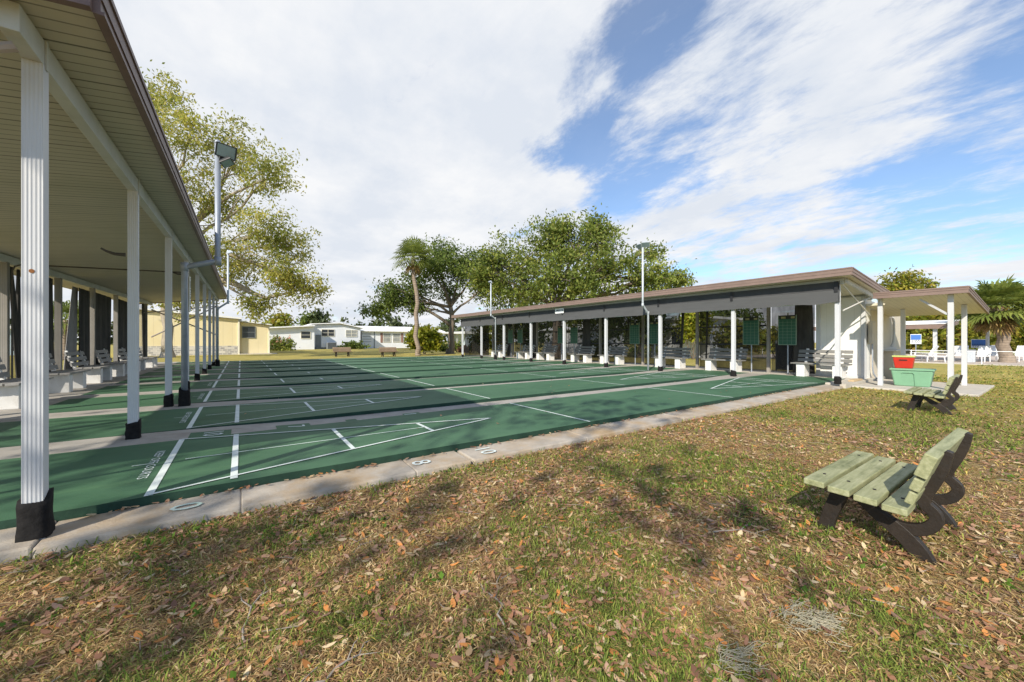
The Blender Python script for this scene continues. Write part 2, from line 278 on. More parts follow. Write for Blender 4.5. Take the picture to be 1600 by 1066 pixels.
# ------------------------------------------------------------ mesh helpers
class MB:
    def __init__(s): s.v=[]; s.f=[]
    def add(s,vs,fs):
        o=len(s.v); s.v+= [tuple(x) for x in vs]; s.f+=[tuple(i+o for i in f) for f in fs]; return s
    def box(s,x0,y0,z0,x1,y1,z1):
        return s.add([(x0,y0,z0),(x1,y0,z0),(x1,y1,z0),(x0,y1,z0),(x0,y0,z1),(x1,y0,z1),(x1,y1,z1),(x0,y1,z1)],
            [(0,3,2,1),(4,5,6,7),(0,1,5,4),(1,2,6,5),(2,3,7,6),(3,0,4,7)])
    def hexa(s,b,t):  # bottom 4 pts, top 4 pts
        return s.add(list(b)+list(t),[(0,3,2,1),(4,5,6,7),(0,1,5,4),(1,2,6,5),(2,3,7,6),(3,0,4,7)])
    def quad(s,a,b,c,d): return s.add([a,b,c,d],[(0,1,2,3)])
    def tube(s,pts,r,n=8,caps=True):
        pts=[Vector(p) for p in pts]; rs=r if isinstance(r,(list,tuple)) else [r]*len(pts)
        vs=[]; fs=[]; u=None
        for i,p in enumerate(pts):
            t=(pts[min(i+1,len(pts)-1)]-pts[max(i-1,0)])
            if t.length<1e-9: t=Vector((0,0,1))
            t.normalize()
            if u is None: u=t.orthogonal().normalized()
            else:
                u=u-t*u.dot(t)
                u=t.orthogonal().normalized() if u.length<1e-6 else u.normalized()
            w=t.cross(u)
            for k in range(n):
                a=2*math.pi*k/n; vs.append(p+(u*math.cos(a)+w*math.sin(a))*rs[i])
        for i in range(len(pts)-1):
            for k in range(n):
                a=i*n+k; b=i*n+(k+1)%n; fs.append((a,b,b+n,a+n))
        if caps: fs.append(tuple(range(n))[::-1]); fs.append(tuple(range((len(pts)-1)*n,len(pts)*n)))
        return s.add(vs,fs)
    def ribbon(s,pts,ws,x0,x1):   # flat bar following a smoothed (y,z) path, extruded in x
        q=[(*p,(ws[i] if isinstance(ws,(list,tuple)) else ws)) for i,p in enumerate(pts)]; o=[]
        for i in range(len(q)-1):
            a,b,c,d=q[max(i-1,0)],q[i],q[i+1],q[min(i+2,len(q)-1)]
            for t in (0,.25,.5,.75): o.append(tuple(.5*(2*b[k]+(c[k]-a[k])*t+(2*a[k]-5*b[k]+4*c[k]-d[k])*t*t+(3*b[k]-a[k]-3*c[k]+d[k])*t**3) for k in range(3)))
        o.append(q[-1]); pts=[p[:2] for p in o]; ws=[p[2] for p in o]
        n=len(pts); vs=[]; fs=[]
        for i,(y,z) in enumerate(pts):
            a=pts[max(i-1,0)]; b=pts[min(i+1,n-1)]; dy,dz=b[0]-a[0],b[1]-a[1]; l=math.hypot(dy,dz) or 1
            ny,nz=-dz/l,dy/l; w=ws[i] if isinstance(ws,(list,tuple)) else ws
            for x in (x0,x1):
                for q in (-1,1): vs.append((x,y+ny*w*q/2,z+nz*w*q/2))
        for i in range(n-1):
            a=i*4; b=a+4
            fs+=[(a,a+1,b+1,b),(a+2,b+2,b+3,a+3),(a,b,b+2,a+2),(a+1,a+3,b+3,b+1)]
        fs+=[(0,2,3,1),(4*n-4,4*n-3,4*n-1,4*n-2)]
        return s.add(vs,fs)
    def prism(s,poly,y0,y1):      # (x,z) outline extruded in y
        n=len(poly); vs=[(x,y0,z) for x,z in poly]+[(x,y1,z) for x,z in poly]
        return s.add(vs,[tuple(range(n)),tuple(range(n,2*n))[::-1]]+[(i,i+n,(i+1)%n+n,(i+1)%n) for i in range(n)])
    def build(s,name,m,parent=None,bevel=0,smooth=False,loc=None):
        me=bpy.data.meshes.new(name); me.from_pydata(s.v,[],s.f); me.update()
        me.materials.append(m)
        o=bpy.data.objects.new(name,me); COL.objects.link(o)
        if parent: o.parent=parent
        if loc: o.location=loc
        if smooth: me.shade_smooth()
        if bevel:
            b=o.modifiers.new('bevel','BEVEL'); b.width=bevel; b.segments=2; b.limit_method='ANGLE'
        return o
def npmesh(name,v,faces_n,m,parent=None,tint=None,smooth=False):
    """v: (n*k,3) array, every face has faces_n corners in order"""
    nv=len(v); nf=nv//faces_n; me=bpy.data.meshes.new(name)
    me.vertices.add(nv); me.vertices.foreach_set('co',np.asarray(v,dtype=np.float32).ravel())
    me.loops.add(nv); me.loops.foreach_set('vertex_index',np.arange(nv,dtype=np.int32))
    me.polygons.add(nf); me.polygons.foreach_set('loop_start',np.arange(0,nv,faces_n,dtype=np.int32))
    me.update(calc_edges=True); me.validate()
    if tint is not None:
        a=me.color_attributes.new('tint','FLOAT_COLOR','POINT'); a.data.foreach_set('color',np.concatenate([tint,np.ones((nv,1))],1).astype(np.float32).ravel())
    me.materials.append(m); o=bpy.data.objects.new(name,me); COL.objects.link(o)
    if parent: o.parent=parent
    return o
def tag(o,label=None,cat=None,group=None,kind=None):
    if label: o['label']=label
    if cat: o['category']=cat
    if group: o['group']=group
    if kind: o['kind']=kind
    return o
def thing(name,label,cat,loc=(0,0,0),rz=0,group=None):
    o=bpy.data.objects.new(name,None); o.empty_display_size=.2; COL.objects.link(o); o.location=loc; o.rotation_euler=(0,0,rz)
    return tag(o,label,cat,group)
def dup(o,loc=None,rz=None,label=None,parent=None):
    c=o.copy(); COL.objects.link(c); c.parent=parent
    if loc is not None: c.location=loc
    if rz is not None: c.rotation_euler=(0,0,rz)
    if label: c['label']=label
    for ch in list(o.children): dup(ch,parent=c)
    return c
def text(body,size,m,name,parent,mtx,squash=1.0):
    cu=bpy.data.curves.new(name,'FONT'); cu.body=body; cu.size=size; cu.align_x='CENTER'; cu.align_y='CENTER'; cu.offset=.004*size; cu.resolution_u=2
    t=bpy.data.objects.new(name,cu); COL.objects.link(t); bpy.context.view_layer.update()
    me=bpy.data.meshes.new_from_object(t.evaluated_get(bpy.context.evaluated_depsgraph_get())); bpy.data.objects.remove(t); bpy.data.curves.remove(cu)
    me.transform(mtx); me.materials.clear(); me.materials.append(m); me.name=name
    o=bpy.data.objects.new(name,me); COL.objects.link(o)
    if parent: o.parent=parent
    return o
def struct(o): o['kind']='structure'; return o

GZ=-.12
# ------------------------------------------------------------ ground
xs=[-400,-60,-20,-4,0,4,8,12,15.5,17,19,21,23,26,40,80,400]; ys=[-200,-40,-10,-4,0,4,10,30,60,120,500]
def gz(x): 
    t=min(1,max(0,(x-15.5)/9)); return GZ-.28*(t*t*(3-2*t))
g=MB(); g.v=[(x,y,gz(x)) for y in ys for x in xs]
g.f=[(j*len(xs)+i,j*len(xs)+i+1,(j+1)*len(xs)+i+1,(j+1)*len(xs)+i) for j in range(len(ys)-1) for i in range(len(xs)-1)]
struct(g.build('lawn',M['lawn']))

# court: concrete bed, lanes, gutters
PITCH=2.403; L0=3.46; LW=1.79; NL=9; XB0=-.5; FT=.3048
XL0,XL1=-2.48,13.36
bed=MB()
def gutter_z(x):
    t=min(1,max(0,(x+.9)/2.4)); u=min(1,max(0,(12.0-x)/2.4)); k=min(t,u); return -.004-.05*k*k*(3-2*k)
gx=[XL0,-1.7,-1.3,-.9,-.5,-.1,.3,1,3,5.5,8,10,10.8,11.2,11.6,12,12.4,13,XL1]
for k in range(NL+1):
    y0=L0+PITCH*(k-1)+LW if k else L0-.36; y1=L0+PITCH*k if k<NL else L0+PITCH*(NL-1)+LW+.3
    if k==0: continue
    for a,b in zip(gx[:-1],gx[1:]):
        bed.hexa([(a,y0,-.16),(b,y0,-.16),(b,y1,-.16),(a,y1,-.16)],[(a,y0,gutter_z(a)),(b,y0,gutter_z(b)),(b,y1,gutter_z(b)),(a,y1,gutter_z(a))])
struct(bed.build('court_gutters',M['concrete']))
kb=MB()
kx=[-6,-3,-1.5,-.9,0,1.2,1.72,1.75,3.2,5.1,5.13,7,8.6,8.63,10.5,11.6,12.3]
for a,b in zip(kx[:-1],kx[1:]):
    if b-a<.05: continue
    z0=-.055 if a>-1 else -.045; kb.hexa([(a,3.09,-.2),(b,3.09,-.2),(b,L0,-.2),(a,L0,-.2)],[(a,3.11,z0-.012),(b,3.11,z0-.012),(b,L0,z0),(a,L0,z0)])
struct(kb.build('concrete_kerb',M['kerb'],bevel=.012))
def flat(mb,pts,w,z,y0=-1e9,y1=1e9):          # painted straight line between two points
    (xa,ya),(xb,yb)=pts; dx,dy=xb-xa,yb-ya; l=math.hypot(dx,dy); nx,ny=-dy/l*w/2,dx/l*w/2
    c=[(xa-nx,ya-ny),(xb-nx,yb-ny),(xb+nx,yb+ny),(xa+nx,ya+ny)]
    mb.add([(x,min(max(y,y0),y1),z) for x,y in c],[(0,1,2,3)])
LZ=.004
def lane(k):
    y0=L0+PITCH*k; y1=y0+LW; yc=(y0+y1)/2
    b=MB(); b.add([(XL0,y0,-.16),(XL1,y0,-.16),(XL1,y1,-.16),(XL0,y1,-.16),(XL0,y0,0),(XL1,y0,0),(XL1,y1,0),(XL0,y1,0)],[(4,5,6,7)])
    ln=struct(b.build('court_lane',M['lane']))
    s=MB(); s.v=b.v[:]; s.f=[(0,1,5,4),(1,2,6,5),(2,3,7,6),(3,0,4,7)]; s.build('lane_side',M['lane_side'],ln)
    lm=MB(); th=MB(); hw=LW/2
    for side in (0,1):
        X=lambda ft: XB0+ft*FT if side==0 else XB0+(39-ft)*FT
        def half(ft): return hw*(1-max(0,ft)/10.5)
        flat(lm,[(X(0),yc-hw),(X(0),yc+hw)],.046,LZ); flat(lm,[(X(1.5),yc-half(1.5)-.06),(X(1.5),yc+half(1.5)+.06)],.046,LZ+.002)
        for ft in (4.5,7.5): flat(lm,[(X(ft),yc-half(ft)),(X(ft),yc+half(ft))],.04,LZ)
        flat(lm,[(X(13.5),y0),(X(13.5),y1)],.03,LZ)
        for q in (-1,1): flat(lm,[(X(0),yc+q*(hw-.01)),(X(10.5),yc)],.03,LZ+.004,y0,y1)
        flat(th,[(X(.35),yc),(X(7.5),yc)],.024,LZ); flat(th,[(X(-.75),yc),(X(-.3),yc)],.02,LZ)
    lm.build('court_lines',M['line'],ln); th.build('centre_line',M['thin_line'],ln)
    rot=Matrix.Rotation(R(-90),4,'Z')
    if k<4:
        text('KEEP OFF COURTS',.085,M['line'],'lettering',ln,Matrix.Translation((-.605,yc,LZ))@rot@Matrix.Diagonal((1.25,1,1,1)))
    if k==0:
        for x,ch in ((-.26,'10'),(.55,'7'),(1.35,'8'),(2.02,'10')):
            zz=gutter_z(x)+.004; pm=MB(); pm.add([(x-.2,y1,gutter_z(x-.2)+.003),(x+.17,y1,gutter_z(x+.17)+.003),(x+.17,y1+.36,gutter_z(x+.17)+.003),(x-.2,y1+.36,gutter_z(x-.2)+.003)],[(0,1,2,3)])
            pl=pm.build('number_patch',M['lane'],ln); text(ch,.26,M['line'],'score_number',pl,Matrix.Translation((x,y1+.19,zz+.004))@Matrix.Rotation(R(-90),4,'Z'))
        for x,ch in ((1.3,'8'),(1.96,'10')):
            text(ch,.24,M['line'],'score_number',ln,Matrix.Translation((x,3.28,-.0555+.003))@Matrix.Rotation(R(-90),4,'Z'))
for k in range(NL): lane(k)
struct(text('0',.24,M['thin_line'],'worn_number',None,Matrix.Translation((-.3,3.28,-.0525))@Matrix.Rotation(R(-90),4,'Z')))
ap=MB(); ap.box(-4.2,3.0,-.2,XL0,25.2,-.006); struct(ap.build('walkway',M['concrete']))
ap=MB(); ap.box(XL1,4.6,-.2,15.0,25.2,-.004); ap.box(11.9,3.06,-.2,15.4,4.6,-.012); struct(ap.build('walkway',M['patio']))
ap=MB(); ap.box(12.3,1.05,-.2,15.3,3.05,-.075); struct(ap.build('patio_slab',M['patio'],bevel=.01))

# ------------------------------------------------------------ near (left) shelter
XP=-.93; XBK=-3.35
def zl(y): return 2.695+.02*(y-3.3)                      # soffit height over the front beam
SL=.135
def zs(x,y): return zl(y)+SL*(x-XP)
sh=thing('open_shelter','open shelter on the left, with olive ribbed soffit and big white fluted posts','shelter',(0,0,0))
YA,YB=2.84,24.2; XE,XW=-.62,-4.1
r=MB(); r.hexa([(XW,YA,zs(XW,YA)),(XE,YA,zs(XE,YA)),(XE,YB,zs(XE,YB)),(XW,YB,zs(XW,YB))],[(XW,YA,zs(XW,YA)+.07),(XE,YA,zs(XE,YA)+.07),(XE,YB,zs(XE,YB)+.07),(XW,YB,zs(XW,YB)+.07)])
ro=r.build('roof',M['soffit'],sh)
r=MB(); r.hexa([(XW,YA,zs(XW,YA)+.074),(XE,YA,zs(XE,YA)+.074),(XE,YB,zs(XE,YB)+.074),(XW,YB,zs(XW,YB)+.074)],[(XW,YA,zs(XW,YA)+.10),(XE,YA,zs(XE,YA)+.10),(XE,YB,zs(XE,YB)+.10),(XW,YB,zs(XW,YB)+.10)]); r.build('roof_sheet',M['roof'],ro)
def fasc(mb,p0,p1,h0,h1,nrm,t=.03):              # stepped metal fascia, lower lip turned in
    p0=Vector(p0); p1=Vector(p1); n=Vector(nrm)
    for a,b,o in ((h0,h0+.018,t+.014),(h0+.018,h0+.075,t),(h0+.075,h1-.03,t+.008),(h1-.03,h1,t+.018)):
        z=Vector((0,0,1))
        mb.hexa([p0+z*a,p1+z*a,p1+z*a+n*o,p0+z*a+n*o],[p0+z*b,p1+z*b,p1+z*b+n*o,p0+z*b+n*o])
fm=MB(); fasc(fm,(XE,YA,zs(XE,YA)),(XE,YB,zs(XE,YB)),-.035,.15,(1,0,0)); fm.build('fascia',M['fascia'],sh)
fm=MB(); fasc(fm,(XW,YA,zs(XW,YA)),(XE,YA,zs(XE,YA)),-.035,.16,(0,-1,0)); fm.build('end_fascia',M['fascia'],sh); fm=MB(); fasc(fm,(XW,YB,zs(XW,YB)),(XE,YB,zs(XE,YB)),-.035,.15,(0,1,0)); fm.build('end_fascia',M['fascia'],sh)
def lbeam(x,w,h):
    b=MB(); ya,yb=2.95,24.0; top=lambda y: zs(x,y)-.004-SL*w/2
    b.hexa([(x-w/2,ya,top(ya)-h),(x+w/2,ya,top(ya)-h),(x+w/2,yb,top(yb)-h),(x-w/2,yb,top(yb)-h)],[(x-w/2,ya,top(ya)),(x+w/2,ya,top(ya)),(x+w/2,yb,top(yb)),(x-w/2,yb,top(yb))]); return b
lbeam(XP,.075,.14).build('beam',M['beam'],sh,bevel=.004); lbeam(XBK,.07,.13).build('beam',M['beam'],sh,bevel=.004)
def fluted(w,h):                                   # square aluminium post with ribs, base at 0
    prof=[]
    n=5; s=w/2
    def side(ax,ay,bx,by,nx,ny):
        for i in range(n):
            for u,dd in ((i/n,.0),(i/n+.06/1,.0),((i+.35)/n+.02,.0014),((i+.80)/n,.0014)):
                prof.append((ax+(bx-ax)*u-nx*dd,ay+(by-ay)*u-ny*dd))
    side(-s,-s,s,-s,0,-1); side(s,-s,s,s,1,0); side(s,s,-s,s,0,1); side(-s,s,-s,-s,-1,0)
    k=len(prof); m=MB(); m.add([(x,y,0) for x,y in prof]+[(x,y,h) for x,y in prof],[(i,(i+1)%k,(i+1)%k+k,i+k) for i in range(k)]); return m
def wrap(w,h,seed,flare=.02):
    q=random.Random(seed); n=16; m=MB(); vs=[]; 
    lev=[0,.15,.4,.6,.8,1.0]
    for li,l in enumerate(lev):
        for i in range(n):
            a=2*math.pi*i/n+math.pi/4; ca,sa=math.cos(a),math.sin(a); sq=1/max(abs(ca),abs(sa)); sq=1+(sq-1)*.75
            rr=w/2*sq*(1+q.uniform(-.06,.08))+flare*(1-l)
            vs.append((ca*rr,sa*rr,l*h*(1 if l<1 else 1+.12*math.sin(a*1.0+seed)+q.uniform(-.05,.05))))
    fs=[(j*n+i,j*n+(i+1)%n,(j+1)*n+(i+1)%n,(j+1)*n+i) for j in range(len(lev)-1) for i in range(n)]
    fs.append(tuple(range((len(lev)-1)*n,len(lev)*n))); m.add(vs,fs); return m
PY=[3.26]+[3.21+2.43*k for k in range(1,9)]
for k,y in enumerate(PY):
    z0=-.056 if k==0 else gutter_z(XP); h=zl(y)-.15-z0
    p=fluted(.078,h).build('post',M['white_metal'],sh,loc=(XP,y,z0))
    wrap(.11,.215 if k==0 else .175,k,.007 if k==0 else .004).build('post_wrap',M['wrap'],p,smooth=True)
    cl=MB(); cl.box(.0385,-.012,h-.02,.046,.012,h+.145); cl.build('post_bracket',M['beam'],p)
    bp=MB(); bp.box(-.05,-.05,-.02,.05,.05,.006); bp.build('base_plate',M['galv'],p)
    hb=zs(XBK,y)-.13+.006; fluted(.10,hb).build('back_post',M['post_grey'],sh,loc=(XBK,y,-.006))
st=MB(); st.tube([(XP-.002,PY[0]-.0392,1.40),(XP-.002,PY[0]-.0408,1.40)],.011,10); st.build('rust_spot',M['rust'],sh)
def rods(mb,y,xa,xb,za,zb,rr=.03): mb.tube([(xa,y,za),(xb,y,zb)],rr,8)
b=MB(); rods(b,3.03,XP,XBK,2.50,1.25,.024); b.build('cross_brace',M['rod'],sh)
b=MB(); rods(b,23.9,XP,XBK,2.75,1.2); rods(b,23.95,XP,XBK,1.3,2.45); b.build('cross_brace',M['rod'],sh)
b=MB(); rods(b,22.2,XP,XBK,2.6,2.2,.022); b.build('tie_rod',M['rod'],sh)
b=MB(); yq=PY[3]; b.tube([(XBK+.09,yq,.3),(XBK+.09,yq,2.24),(XBK+.12,yq,2.32),(XBK+.2,yq,2.36),(XP-.07,yq,2.44)],.013,8); b.build('conduit',M['conduit'],sh)
for yy,zq,xx in ((PY[1],1.92,-.99),(PY[3],2.40,-1.0)):
    b=MB(); b.tube([(XP-.06,yy,zq),(XP-.14,yy,zq),(XP-.2,yy,zq+.02),(XP-.24,yy,zq+.045)],[.02,.016,.012,.01],8); b.build('hook',M['conduit'],sh)
# perimeter screens behind the benches (left)
def fold(mb,x,y0,y1,z0,z1,n,amp,seed,lean=0,flare=0):
    q=random.Random(seed); ph=[q.uniform(0,6) for _ in range(3)]; rows=9; vs=[]
    for j in range(rows):
        v=j/(rows-1)
        for i in range(n+1):
            u=i/n; d=amp*(.6*math.sin(u*n*.9+ph[0])+.4*math.sin(u*n*2.1+ph[1]+v*2))*(.5+.8*(1-v))
            yy=y0+(y1-y0)*u; yy+= (1-v)*flare*(u-.5)*2 + lean*(1-v)
            vs.append((x+d,yy,z0+(z1-z0)*v+ (.02*math.sin(u*9+ph[2]) if j==0 else 0)))
    mb.add(vs,[(j*(n+1)+i,j*(n+1)+i+1,(j+1)*(n+1)+i+1,(j+1)*(n+1)+i) for j in range(rows-1) for i in range(n)])
    return mb
def curtain(name,lab,m,x,y0,y1,z0,z1,seed,lean=0,flare=0,amp=.035,group=None,n=18):
    o=fold(MB(),x,y0,y1,z0,z1,n,amp,seed,lean,flare).build(name,m,smooth=True)
    s=o.modifiers.new('thick','SOLIDIFY'); s.thickness=.004
    return tag(o,lab,'curtain',group)
GC='mesh curtains hung along the back of the left shelter'
def zcl(y): return zs(XBK,y)-.16
curtain('shade_curtain','pale grey curtain pulled aside and flaring to the floor, left shelter',M['grey_curtain'],XBK-.06,14.05,14.5,.02,zcl(14)-.05,3,lean=-.42,flare=.3,group=GC)
curtain('shade_curtain','black curtain hanging beside the pale grey one, left shelter',M['curtain'],XBK-.02,14.3,15.25,.12,zcl(14)-.05,4,flare=.02,group=GC)
curtain('shade_curtain','wide black curtain closing the bay just beyond the pale grey curtain',M['curtain'],XBK-.04,15.5,17.5,.05,zcl(16)-.06,5,group=GC,n=30)
curtain('shade_curtain','black curtain in the third bay from the far end, left shelter',M['curtain'],XBK-.04,17.95,19.7,.05,zcl(18)-.06,6,group=GC,n=30)
curtain('shade_curtain','dark curtain bunched at the far end of the left shelter and trailing out',M['curtain'],XBK-.02,21.9,22.5,.05,zcl(22),8,lean=.5,flare=.25,group=GC)
curtain('shade_curtain','narrow dark brown curtain bunched against the post before the open bay',M['curtain'],XBK-.03,12.2,12.75,.05,zcl(12),9,flare=.05,group=GC)
curtain('shade_curtain','thin black strand of curtain gathered in a narrow waist at the left edge',M['curtain'],XBK-.03,10.75,10.9,.05,zcl(10.5),12,lean=.45,flare=.04,group=GC)
curtain('shade_curtain','second thin black strand crossing the one at the left edge',M['curtain'],XBK-.05,11.15,11.25,.85,zcl(10.5),13,lean=-.02,flare=.02,group=GC)
for k in (3,7):
    sp=MB(); sp.quad((XBK-.1,PY[k]+.06,.05),(XBK-.1,PY[k+1]-.06,.05),(XBK-.1,PY[k+1]-.06,zcl(PY[k])),(XBK-.1,PY[k]+.06,zcl(PY[k]))); sp.build('screen_panel',M['thin_screen'],sh)

# post sign: white strip with rows of small black strokes (too small to read)
sg=thing('post_sign','narrow white notice with black marks fixed upright on a post behind the grey floodlight pole','sign',(XP+.05,PY[3],2.0))
b=MB(); b.box(0,-.075,-.36,.012,.075,.36); b.build('panel',M['sign'],sg)
b=MB(); q=random.Random(2); z=-.33
while z<.32:
    w=q.uniform(.05,.12); b.box(.0125,-w/2,z,.0145,w/2,z+.018); z+=q.choice((.032,.032,.05))
b.build('lettering',M['ink'],sg)

# ------------------------------------------------------------ white block benches
def block_bench(lab,loc,rz,group,dark=False):
    t=thing('block_bench',lab,'bench',loc,rz,group)          # faces local -x ; long in y
    for y in (-.42,.42):
        b=MB(); b.box(-.2,y-.10,0,.2,y+.10,.36); b.build('block',M['block'],t,bevel=.008)
    sm=M['slat_dark'] if dark else M['slat_grey']
    for i in range(3):
        b=MB(); b.box(-.24+.16*i,-.65,.362,-.10+.16*i,.65,.397); b.build('seat_slat',sm,t,bevel=.004)
    for i in range(3):
        c=Vector((.25+.045*i,0,.47+.125*i)); b=MB(); b.hexa([(c.x-.012,-.63,c.z-.045),(c.x+.018,-.63,c.z-.05),(c.x+.018,.63,c.z-.05),(c.x-.012,.63,c.z-.045)],[(c.x+.012,-.63,c.z+.045),(c.x+.042,-.63,c.z+.04),(c.x+.042,.63,c.z+.04),(c.x+.012,.63,c.z+.045)])
        b.build('back_slat',sm,t,bevel=.003)
    for y in (-.42,.42):
        b=MB(); b.hexa([(.19,y-.03,.30),(.25,y-.03,.28),(.25,y+.03,.28),(.19,y+.03,.30)],[(.375,y-.03,.80),(.415,y-.03,.79),(.415,y+.03,.79),(.375,y+.03,.80)]); b.build('back_support',M['block'],t)
    return t
GR='white block benches under the right shelter'; GL='white block benches under the left shelter'
ordw=['nearest','second','third','fourth','fifth','sixth','farthest']
proto=None
for i,(y,x) in enumerate(((4.02,13.45),(6.75,13.5),(8.75,13.5),(11.6,13.5),(13.5,13.5),(16.2,13.5),(18.1,13.5),(20.9,13.5))):
    lab=('white block bench with grey slats against the white end wall' if i==0 else
         'grey slatted bench on white blocks, '+['','second','third','fourth','fifth','sixth','seventh','eighth'][i]+' from the white end wall')
    if proto is None: proto=block_bench(lab,(x,y,-.004),0,GR,True)
    else: dup(proto,(x,y,-.004),0,lab)
pl=None
for i,(y,x) in enumerate(((7.1,-2.95),(9.6,-2.95),(11.9,-3.0),(14.0,-3.0),(16.2,-3.0),(18.4,-3.0),(20.8,-3.0))):
    lab=['white block bench half out of the left edge of the photo','grey plank bench on white blocks seen just behind the big front post','white block bench in front of the pale grey curtain with its side in the sun',
         'white block bench in front of the wide black curtain','white block bench seen left of the second fluted post','white block bench seen just right of the second fluted post','farthest white block bench under the left shelter'][i]
    if pl is None: pl=block_bench(lab,(x,y,-.006),math.pi,GL)
    else: dup(pl,(x,y,-.006),math.pi,lab)

# ------------------------------------------------------------ floodlight poles
def flood(mb_body,mb_glass,c,yaw,tilt,s=1.0):
    m=Matrix.Translation(c)@Matrix.Rotation(yaw,4,'Z')@Matrix.Rotation(tilt,4,'Y')
    w,h,d=.15*s,.11*s,.10*s
    fr=[(0,-w,-h),(0,w,-h),(0,w,h),(0,-w,h)]; bk=[(-d,-w*.55,-h*.55),(-d,w*.55,-h*.55),(-d,w*.55,h*.55),(-d,-w*.55,h*.55)]
    mb_body.hexa([m@Vector(p) for p in bk],[m@Vector(p) for p in fr]); k=.86
    mb_body.hexa([m@Vector((0,a,b)) for _,a,b in fr],[m@Vector((.018,a*1.03,b*1.03)) for _,a,b in fr])
    mb_glass.hexa([m@Vector((.0185,a*k,b*k)) for _,a,b in fr],[m@Vector((.022,a*k,b*k)) for _,a,b in fr])
def pole(lab,base,armx,armz0,armz1,top,rr,m,heads,wrapped=True,gap=None):
    t=thing('floodlight_pole',lab,'floodlight',base,0,'floodlight poles that bend out round the shelter eaves')
    b=MB(); b.tube([(0,0,0),(0,0,armz0-.03),(math.copysign(.02,armx),0,armz0),(armx*.5,0,(armz0+armz1)/2),(armx-math.copysign(.02,armx),0,armz1-.01),(armx,0,armz1+.02),(armx,0,top)],rr,12); b.build('pole',m,t,smooth=True)
    for p in ((0,0,armz0),(armx,0,armz1)): b=MB(); b.tube([(p[0],0,p[2]-rr*1.6),(p[0],0,p[2]+rr*1.6)],rr*1.25,12); b.build('pole_fitting',m,t,smooth=True)
    b=MB(); b.tube([(armx,0,top-.01),(armx,0,top+.05)],[rr*1.2,rr*.8],12); b.build('pole_cap',m,t,smooth=True)
    for c,yaw,tilt,s in heads:
        bb,gg=MB(),MB(); flood(bb,gg,Vector((armx,0,top))+Vector(c),yaw,tilt,s); h=bb.build('floodlight',M['lamp_body'] if m is M['galv'] else m,t); gg.build('lamp_glass',M['lamp_glass'],h)
    if wrapped: wrap(.13,.26,5,.01).build('pole_wrap',M['wrap'],t,smooth=True)
    return t
pole('grey floodlight pole with a dark square lamp beside the left shelter',(-.735,8.02,gutter_z(-.8)),.42,2.20,2.34,4.28,.042,M['galv'],[((.11,-.07,-.13),R(-72),R(22),.95),((.12,.03,-.27),R(-15),R(58),.8)])
pole('thin pale floodlight pole at the far end of the left shelter, against the tree',(-.78,19.9,gutter_z(-.8)),.34,2.36,2.62,4.74,.036,M['pale_galv'],[((.05,0,-.06),R(10),R(60),.9)])
pole('pale kinked pole before the right shelter with a twin lamp against the sky',(11.56,8.33,gutter_z(11.6)),-.3,2.0,2.26,4.30,.033,M['pale_galv'],[((-.02,.10,-.02),R(170),R(50),.9),((-.02,-.12,.0),R(215),R(50),.9)],False)
pole('thin pale kinked pole near the far end of the right shelter',(11.58,18.2,gutter_z(11.6)),-.3,2.28,2.44,4.30,.033,M['pale_galv'],[((-.04,0,-.04),R(180),R(62),.7)],True)

# ------------------------------------------------------------ far (right) shelter
XR=11.74; XRB=14.05; SR=-.10
rs=thing('open_shelter','long open shelter across the courts, with brown fascia and rolled grey shade cloth','shelter',(0,0,0))
RA,RB=2.84,23.2; RX0,RX1=11.37,14.75
def zr(x): return 2.56+SR*(x-RX0)
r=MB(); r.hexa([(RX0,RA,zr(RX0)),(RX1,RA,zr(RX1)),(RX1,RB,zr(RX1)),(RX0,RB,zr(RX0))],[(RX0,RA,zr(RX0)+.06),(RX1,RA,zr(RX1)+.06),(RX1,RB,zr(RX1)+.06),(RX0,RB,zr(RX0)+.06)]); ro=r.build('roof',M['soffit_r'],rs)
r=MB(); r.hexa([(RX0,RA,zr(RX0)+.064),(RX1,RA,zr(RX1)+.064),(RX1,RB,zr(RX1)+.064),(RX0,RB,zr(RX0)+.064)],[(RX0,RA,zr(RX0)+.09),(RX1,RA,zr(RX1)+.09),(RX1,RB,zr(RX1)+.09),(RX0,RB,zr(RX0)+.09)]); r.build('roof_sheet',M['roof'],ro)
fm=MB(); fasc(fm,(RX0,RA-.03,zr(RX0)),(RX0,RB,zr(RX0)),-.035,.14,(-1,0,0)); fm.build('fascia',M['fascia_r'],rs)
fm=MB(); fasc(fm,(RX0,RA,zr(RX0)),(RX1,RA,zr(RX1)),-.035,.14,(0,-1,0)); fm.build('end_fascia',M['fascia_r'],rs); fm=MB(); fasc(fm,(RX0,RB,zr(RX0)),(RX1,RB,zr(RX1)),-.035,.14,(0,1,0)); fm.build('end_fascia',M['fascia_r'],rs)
b=MB(); b.box(XR-.03,3.05,zr(XR)-.15,XR+.03,22.95,zr(XR)-.012); b.build('beam',M['beam'],rs)
b=MB(); b.box(XRB-.03,3.05,zr(XRB)-.15,XRB+.03,22.95,zr(XRB)-.012); b.build('beam',M['beam'],rs)
b=MB(); b.hexa([(11.75,2.98,2.40),(13.9,2.98,2.19),(13.9,3.04,2.19),(11.75,3.04,2.40)],[(11.75,2.98,2.49),(13.9,2.98,2.28),(13.9,3.04,2.28),(11.75,3.04,2.49)]); b.build('end_beam',M['white_metal'],rs,bevel=.004)
PR_=[3.17+PITCH*k for k in range(9)]
